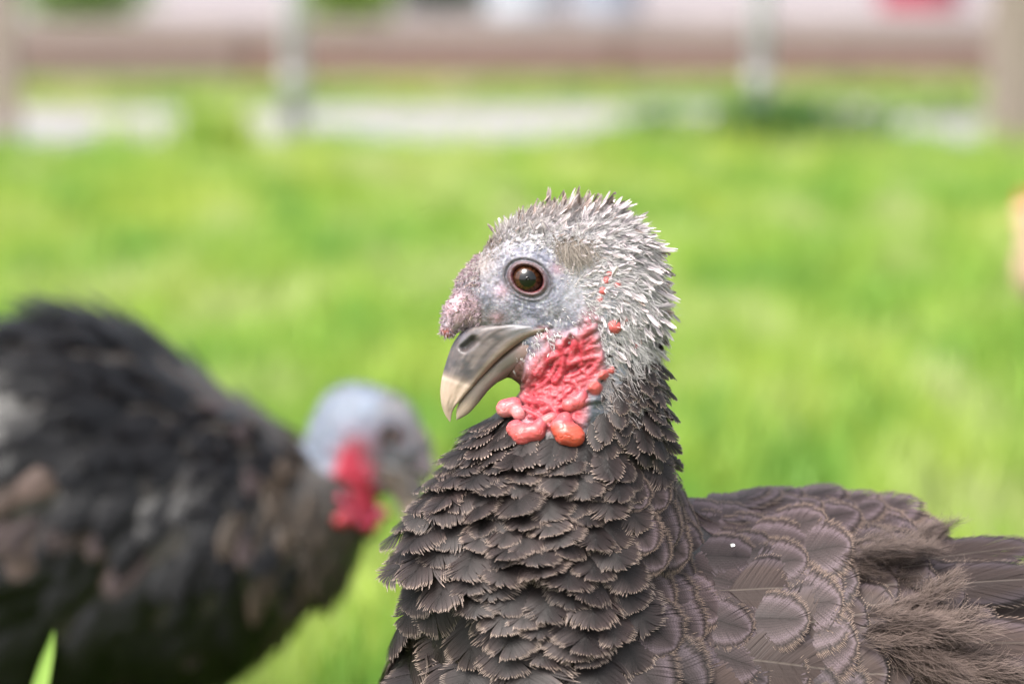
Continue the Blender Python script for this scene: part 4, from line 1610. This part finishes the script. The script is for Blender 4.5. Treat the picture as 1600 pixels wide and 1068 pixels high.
fd = 12.3
fence = empty('board_fence', (0, fd, 0))
tag(fence, 'low weathered red brown board fence beyond the pavement', 'fence')
bm_mats = [noise_mat('fence_board_%s' % 'abcd'[i], tuple(0.9 * k * s for k in c), tuple(1.15 * k * s for k in c), 14, 0.85, 0.3)
           for i, (c, s) in enumerate([((0.150, 0.085, 0.070), 1.0), ((0.135, 0.092, 0.080), 1.0), ((0.18, 0.135, 0.118), 1.0), ((0.22, 0.178, 0.166), 1.0)])]
bl = 1.9
for row, (zc, hh) in enumerate(((0.085, 0.10), (0.195, 0.10), (0.285, 0.065))):
    for k in range(-4, 4):
        x = k * bl + 0.55 + random.uniform(-0.004, 0.004)
        m = bm_mats[min(3, row + random.choice((0, 0, 1)))] if row < 2 else bm_mats[3]
        MB().box((x + bl / 2, random.uniform(-0.004, 0.004), zc), (bl - 0.012, 0.028, hh), random.uniform(-0.003, 0.003), 0.004).build('board', m, fence)
for k in range(-4, 5):
    MB().box((k * bl + 0.55, 0.06, 0.12), (0.09, 0.09, 0.28), 0, 0.008).build('post', bm_mats[1], fence)
MB().box((2.63, -0.07, 0.14), (0.11, 0.09, 0.32), 0, 0.008).build('post', noise_mat('dark_post', (0.09, 0.055, 0.045), (0.13, 0.08, 0.065), 14, 0.85), fence)


# things beyond the fence
def drum(px, dist, mat, rad, hgt, label, name='drum'):
    x, y = ground_at(px, dist)
    r = empty(name, (x, y, 0.006))
    tag(r, label, 'drum')
    pr = [(rad * 0.97, 0.0), (rad, 0.02), (rad, hgt * 0.32), (rad * 1.03, hgt * 0.34), (rad, hgt * 0.36), (rad, hgt * 0.64), (rad * 1.03, hgt * 0.66), (rad, hgt * 0.68), (rad, hgt - 0.02), (rad * 0.97, hgt)]
    MB().tube([(0, 0, z) for _, z in pr], [q for q, _ in pr], 28).build('barrel', mat, r, smooth=False)
    MB().tube([(0, 0, hgt), (0, 0, hgt + 0.02)], rad * 0.9, 28).build('lid', mat, r)


drum(1432, 21.0, noise_mat('drum_red', (0.20, 0.02, 0.04), (0.27, 0.035, 0.06), 8, 0.5), 0.36, 0.75, 'dark red drum standing in the yard beyond the board fence')
drum(945, 19.5, noise_mat('drum_white', (0.20, 0.22, 0.26), (0.25, 0.27, 0.31), 8, 0.5), 0.28, 0.75, 'bluish white drum standing in the yard beyond the board fence')
drum(820, 19.5, noise_mat('drum_grey', (0.25, 0.27, 0.3), (0.33, 0.35, 0.38), 8, 0.5), 0.3, 0.7, 'grey drum standing in the yard beyond the board fence')


# ------------------------------------------------------------------ grass
def grass_mat(name):
    m, t, b = new_mat(name, 0.5, 0.35)
    c = attr(t, 'Col')
    t.links.new(c, b.inputs['Base Color'])
    tr = N(t, 'ShaderNodeBsdfTranslucent')
    t.links.new(c, tr.inputs[0])
    mx = N(t, 'ShaderNodeMixShader')
    mx.inputs[0].default_value = 0.45
    t.links.new(b.outputs[0], mx.inputs[1])
    t.links.new(tr.outputs[0], mx.inputs[2])
    t.links.new(mx.outputs[0], t.nodes['Material Output'].inputs[0])
    return m


M_grass = grass_mat('grass_blade')


def blades(X, Y, Hh, W, C, seed, lean=0.35, z0=0.0):
    r = np.random.default_rng(seed)
    n = len(X)
    az, la = r.uniform(0, 2 * math.pi, n), np.abs(r.normal(0, lean, n))
    fa = r.uniform(0, math.pi, n)
    sx, sy = np.cos(fa), np.sin(fa)
    V, CC = [], []
    for t, ww in ((0, 0.8), (0.4, 1.0), (0.75, 0.7), (1.0, 0.08)):
        bx = X + np.cos(az) * la * Hh * t ** 1.8
        by = Y + np.sin(az) * la * Hh * t ** 1.8
        bz = z0 + Hh * t * (1 - 0.25 * la * t)
        V += [np.stack([bx - sx * W * ww, by - sy * W * ww, bz], 1), np.stack([bx + sx * W * ww, by + sy * W * ww, bz], 1)]
        CC += [C, C]
    V = np.stack(V, 1).reshape(-1, 3)
    CC = np.stack(CC, 1).reshape(-1, 3)
    b = np.arange(n)[:, None] * 8
    Q = np.concatenate([b + np.array([[2 * i, 2 * i + 1, 2 * i + 3, 2 * i + 2]]) for i in range(3)])
    return V, Q, CC


def grass_colour(X, Y, r):
    p = np.stack([X * 2.2, Y * 1.2, 0 * X], 1)
    n1, n2 = fbm(p, 201, 3), fbm(p * 3.1 + 40, 207, 2)
    C = np.tile(np.array([[0.265, 0.40, 0.062]]), (len(X), 1))
    C = lerp(C, (0.36, 0.45, 0.075), np.clip((n1 - 0.45) * 3.5, 0, 1))
    C = lerp(C, (0.13, 0.29, 0.05), np.clip((0.49 - n2) * 4, 0, 1) * 0.8)
    C = lerp(C, (0.46, 0.50, 0.24), np.clip((n2 - 0.55) * 4, 0, 1) * 0.75)
    return C * r.uniform(0.75, 1.2, (len(X), 1))


r = np.random.default_rng(99)
lst = []
n = 150000
Y = np.sqrt(r.uniform(0.8 ** 2, 9.0 ** 2, n))
X = r.uniform(-1, 1, n) * (0.27 * Y + 0.55)
pp = np.stack([X * 3, Y * 2, 0 * X], 1)
hh = (0.07 + 0.10 * fbm(pp, 211, 2)) * r.uniform(0.6, 1.3, n)
keep = Y < 8.15 - 0.5 * (0.5 - fbm(np.stack([X * 1.7, 0 * X, 0 * X], 1), 215, 2)) + 0.03 * X
X, Y, hh = X[keep], Y[keep], hh[keep]
lst.append(blades(X, Y, hh, 0.0022 + 0.0006 * Y, grass_colour(X, Y, r), 1))
# rough verge: taller tufts in clumps along the fence line
for cx, cy, sx, nb, hg in ((-1.04, 8.9, 0.06, 800, 0.30), (-1.22, 8.9, 0.12, 160, 0.26), (-0.62, 8.95, 0.2, 260, 0.16), (0.15, 8.9, 0.22, 300, 0.16), (0.5, 8.9, 0.2, 420, 0.2), (0.80, 8.85, 0.22, 1100, 0.24), (1.45, 8.8, 0.4, 700, 0.2), (-1.6, 8.9, 0.25, 260, 0.12), (-0.15, 8.8, 0.15, 250, 0.18)):
    nb = int(nb * 0.55)
    X, Y = r.normal(cx, sx, nb), r.normal(cy - 0.45, 0.12, nb)
    lst.append(blades(X, Y, hg * 0.8 * r.uniform(0.4, 1.1, nb), np.full(nb, 0.006), grass_colour(X, Y, r), 7))
# strip of lawn between pavement and board fence
n = 21000
X, Y = r.uniform(-4.5, 4.5, n), r.uniform(10.6, 12.2, n)
Y = Y + X * math.tan(ROT)
keep = Y < 12.2
X, Y = X[keep], Y[keep]
lst.append(blades(X, Y, 0.06 * r.uniform(0.5, 1.3, len(X)), np.full(len(X), 0.007), grass_colour(X, Y, r) * np.array([1.0, 0.88, 1.3]), 9))
V, Q, C = join_arrays(lst)
me = mesh_np('grass', V, Q)
add_col(me, 'Col', C)
tag(link('grass', me, M_grass), 'bright green meadow grass', 'grass', kind='stuff')

# the single tall blade in front of the bending turkey
bx, by = (70 - 800) / FPX * 1.55, 1.5
m = []
top = CAM + 1.6 * (RIGHT * (84 - 800) / FPX + UP * (534 - 985) / FPX + FWD)
low = CAM + 1.6 * (RIGHT * (50 - 800) / FPX + UP * (534 - 1120) / FPX + FWD)
root_p = np.array([low[0] - 0.03, low[1] - 0.02, 0.0])
VB, QB = [], []
for i in range(15):
    t = i / 14
    p = (1 - t) ** 2 * root_p + 2 * t * (1 - t) * (low * 1.0) + t * t * top if False else (root_p + (low - root_p) * min(1, t / 0.75) if t < 0.75 else low + (top - low) * (t - 0.75) / 0.25)
    ww = 0.0055 * (1 - max(0, (t - 0.80) / 0.2) ** 2.2 * 0.92)
    VB += [(p[0] - ww, p[1], p[2]), (p[0], p[1] + 0.0022, p[2]), (p[0] + ww, p[1], p[2])]
for i in range(14):
    for j in range(2):
        QB.append((3 * i + j, 3 * i + j + 1, 3 * i + j + 4, 3 * i + j + 3))
me = mesh_np('grass_blade', VB, QB)
add_col(me, 'Col', np.tile(np.array([[0.30, 0.46, 0.10]]), (len(VB), 1)))
tag(link('grass_blade', me, M_grass), 'single tall pale green grass blade in front of the bending turkey', 'grass blade')


# ------------------------------------------------------------------ leafy weeds and bushes
def leaf_cloud(n, c, rad, size, colr, seed, squash=1.0):
    r = np.random.default_rng(seed)
    d = norm(r.normal(0, 1, (n, 3)))
    rr = r.random((n, 1)) ** 0.45
    lob = 0.75 + 0.5 * vnoise(d * 2.3 + seed, seed)[:, None]
    P = np.array(c) + d * rr * lob * np.array(rad)
    P[:, 2] = np.maximum(P[:, 2], 0.02)
    a = norm(r.normal(0, 1, (n, 3)) + np.array([0, 0, -0.3]))
    s = norm(np.cross(a, r.normal(0, 1, (n, 3))))
    L = size * r.uniform(0.6, 1.3, (n, 1))
    V = np.stack([P, P + a * L * 0.5 + s * L * 0.28, P + a * L, P + a * L * 0.5 - s * L * 0.28], 1).reshape(-1, 3)
    Q = np.arange(n * 4).reshape(n, 4)
    C = np.repeat(np.array(colr) * r.uniform(0.6, 1.4, (n, 1)), 4, 0)
    return V, Q, C


def bush(px, dist, rad, n, size, colr, seed, name, label, cat, group=None):
    x, y = ground_at(px, dist)
    root = empty(name, (x, y, 0))
    tag(root, label, cat, group)
    V, Q, C = leaf_cloud(n, (0, 0, rad[2] * 0.95), rad, size, colr, seed)
    me = mesh_np('foliage', V, Q, False)
    add_col(me, 'Col', C)
    tag(link('foliage', me, M_grass, root), kind='stuff')
    m = MB()
    rr = random.Random(seed)
    for k in range(7):
        a = rr.uniform(0, 6.28)
        e = Vector((math.cos(a) * rad[0] * 0.6, math.sin(a) * rad[1] * 0.6, rad[2] * rr.uniform(0.9, 1.5)))
        m.tube([(0.01 * math.cos(a), 0.01 * math.sin(a), -0.02), e * 0.5 + Vector((0, 0, 0.03)), e], [0.008, 0.005, 0.002], 6)
    m.build('stem', M_timber, root)


bush(1210, 8.4, (0.26, 0.16, 0.13), 900, 0.05, (0.05, 0.13, 0.03), 3, 'weed_clump', 'dark green leafy weed clump around the foot of a galvanised post', 'weeds')
bush(1040, 8.5, (0.20, 0.14, 0.10), 500, 0.05, (0.06, 0.16, 0.03), 4, 'weed_clump', 'smaller mid green weed clump at the meadow edge beside the pavement', 'weeds')
bush(545, 16.5, (0.32, 0.3, 0.36), 1500, 0.09, (0.20, 0.30, 0.06), 5, 'bush', 'light green bush beyond the board fence next to the galvanised post', 'bush')
bush(140, 17.5, (0.5, 0.3, 0.34), 1700, 0.09, (0.20, 0.30, 0.09), 6, 'bush', 'wide light green bush beyond the board fence near the narrow timber post', 'bush')
bush(690, 20.0, (0.55, 0.3, 0.33), 1500, 0.09, (0.04, 0.08, 0.04), 8, 'bush', 'dark green low bush in the yard beside the grey drum', 'bush')
bush(1480, 10.2, (0.3, 0.25, 0.05), 300, 0.05, (0.14, 0.22, 0.05), 9, 'weed_clump', 'low weed clump growing on the pavement near the tan timber post', 'weeds')


# ------------------------------------------------------------------ small white flecks caught on the plumage
M_fleck = noise_mat('white_fleck', (0.6, 0.6, 0.6), (0.75, 0.75, 0.75), 200, 0.7, 0.0)
for (px, py, rad, lab) in ((1147, 853, 3.4, 'tiny white fleck caught on the scalloped shoulder feathers of the alert turkey'), (1423, 977, 4.0, 'tiny white fleck caught in the brown down of the alert turkey')):
    yy = front(body1_sdf, px, -py, -420, 900, 1.5) - 38
    ww = FPX / SC1.S * 0 + 1.0
    c = SC1.world(np.array([px, yy, -py]))
    rr = random.Random(px)
    pts = []
    for q in range(9):
        a = 2 * math.pi * q / 9
        k = rad * rr.uniform(0.5, 1.2) / SC1.S
        pts.append(RIGHT * k * math.cos(a) + UP * k * math.sin(a) + FWD * k * 0.3 * math.sin(2 * a))
    vv = [tuple(p - FWD * 0.0006) for p in pts] + [tuple(p + FWD * 0.0006) for p in pts]
    ff = [tuple(range(9)), tuple(range(17, 8, -1))] + [(q, 9 + q, 9 + (q + 1) % 9, (q + 1) % 9) for q in range(9)]
    me = bpy.data.meshes.new('fleck')
    me.from_pydata(vv, [], ff)
    tag(link('fleck', me, M_fleck, None, tuple(c)), lab, 'fleck')

bush(1310, 8.45, (0.30, 0.16, 0.10), 700, 0.05, (0.055, 0.14, 0.03), 14, 'weed_clump', 'dark green weed clump at the meadow edge between galvanised and timber posts', 'weeds')
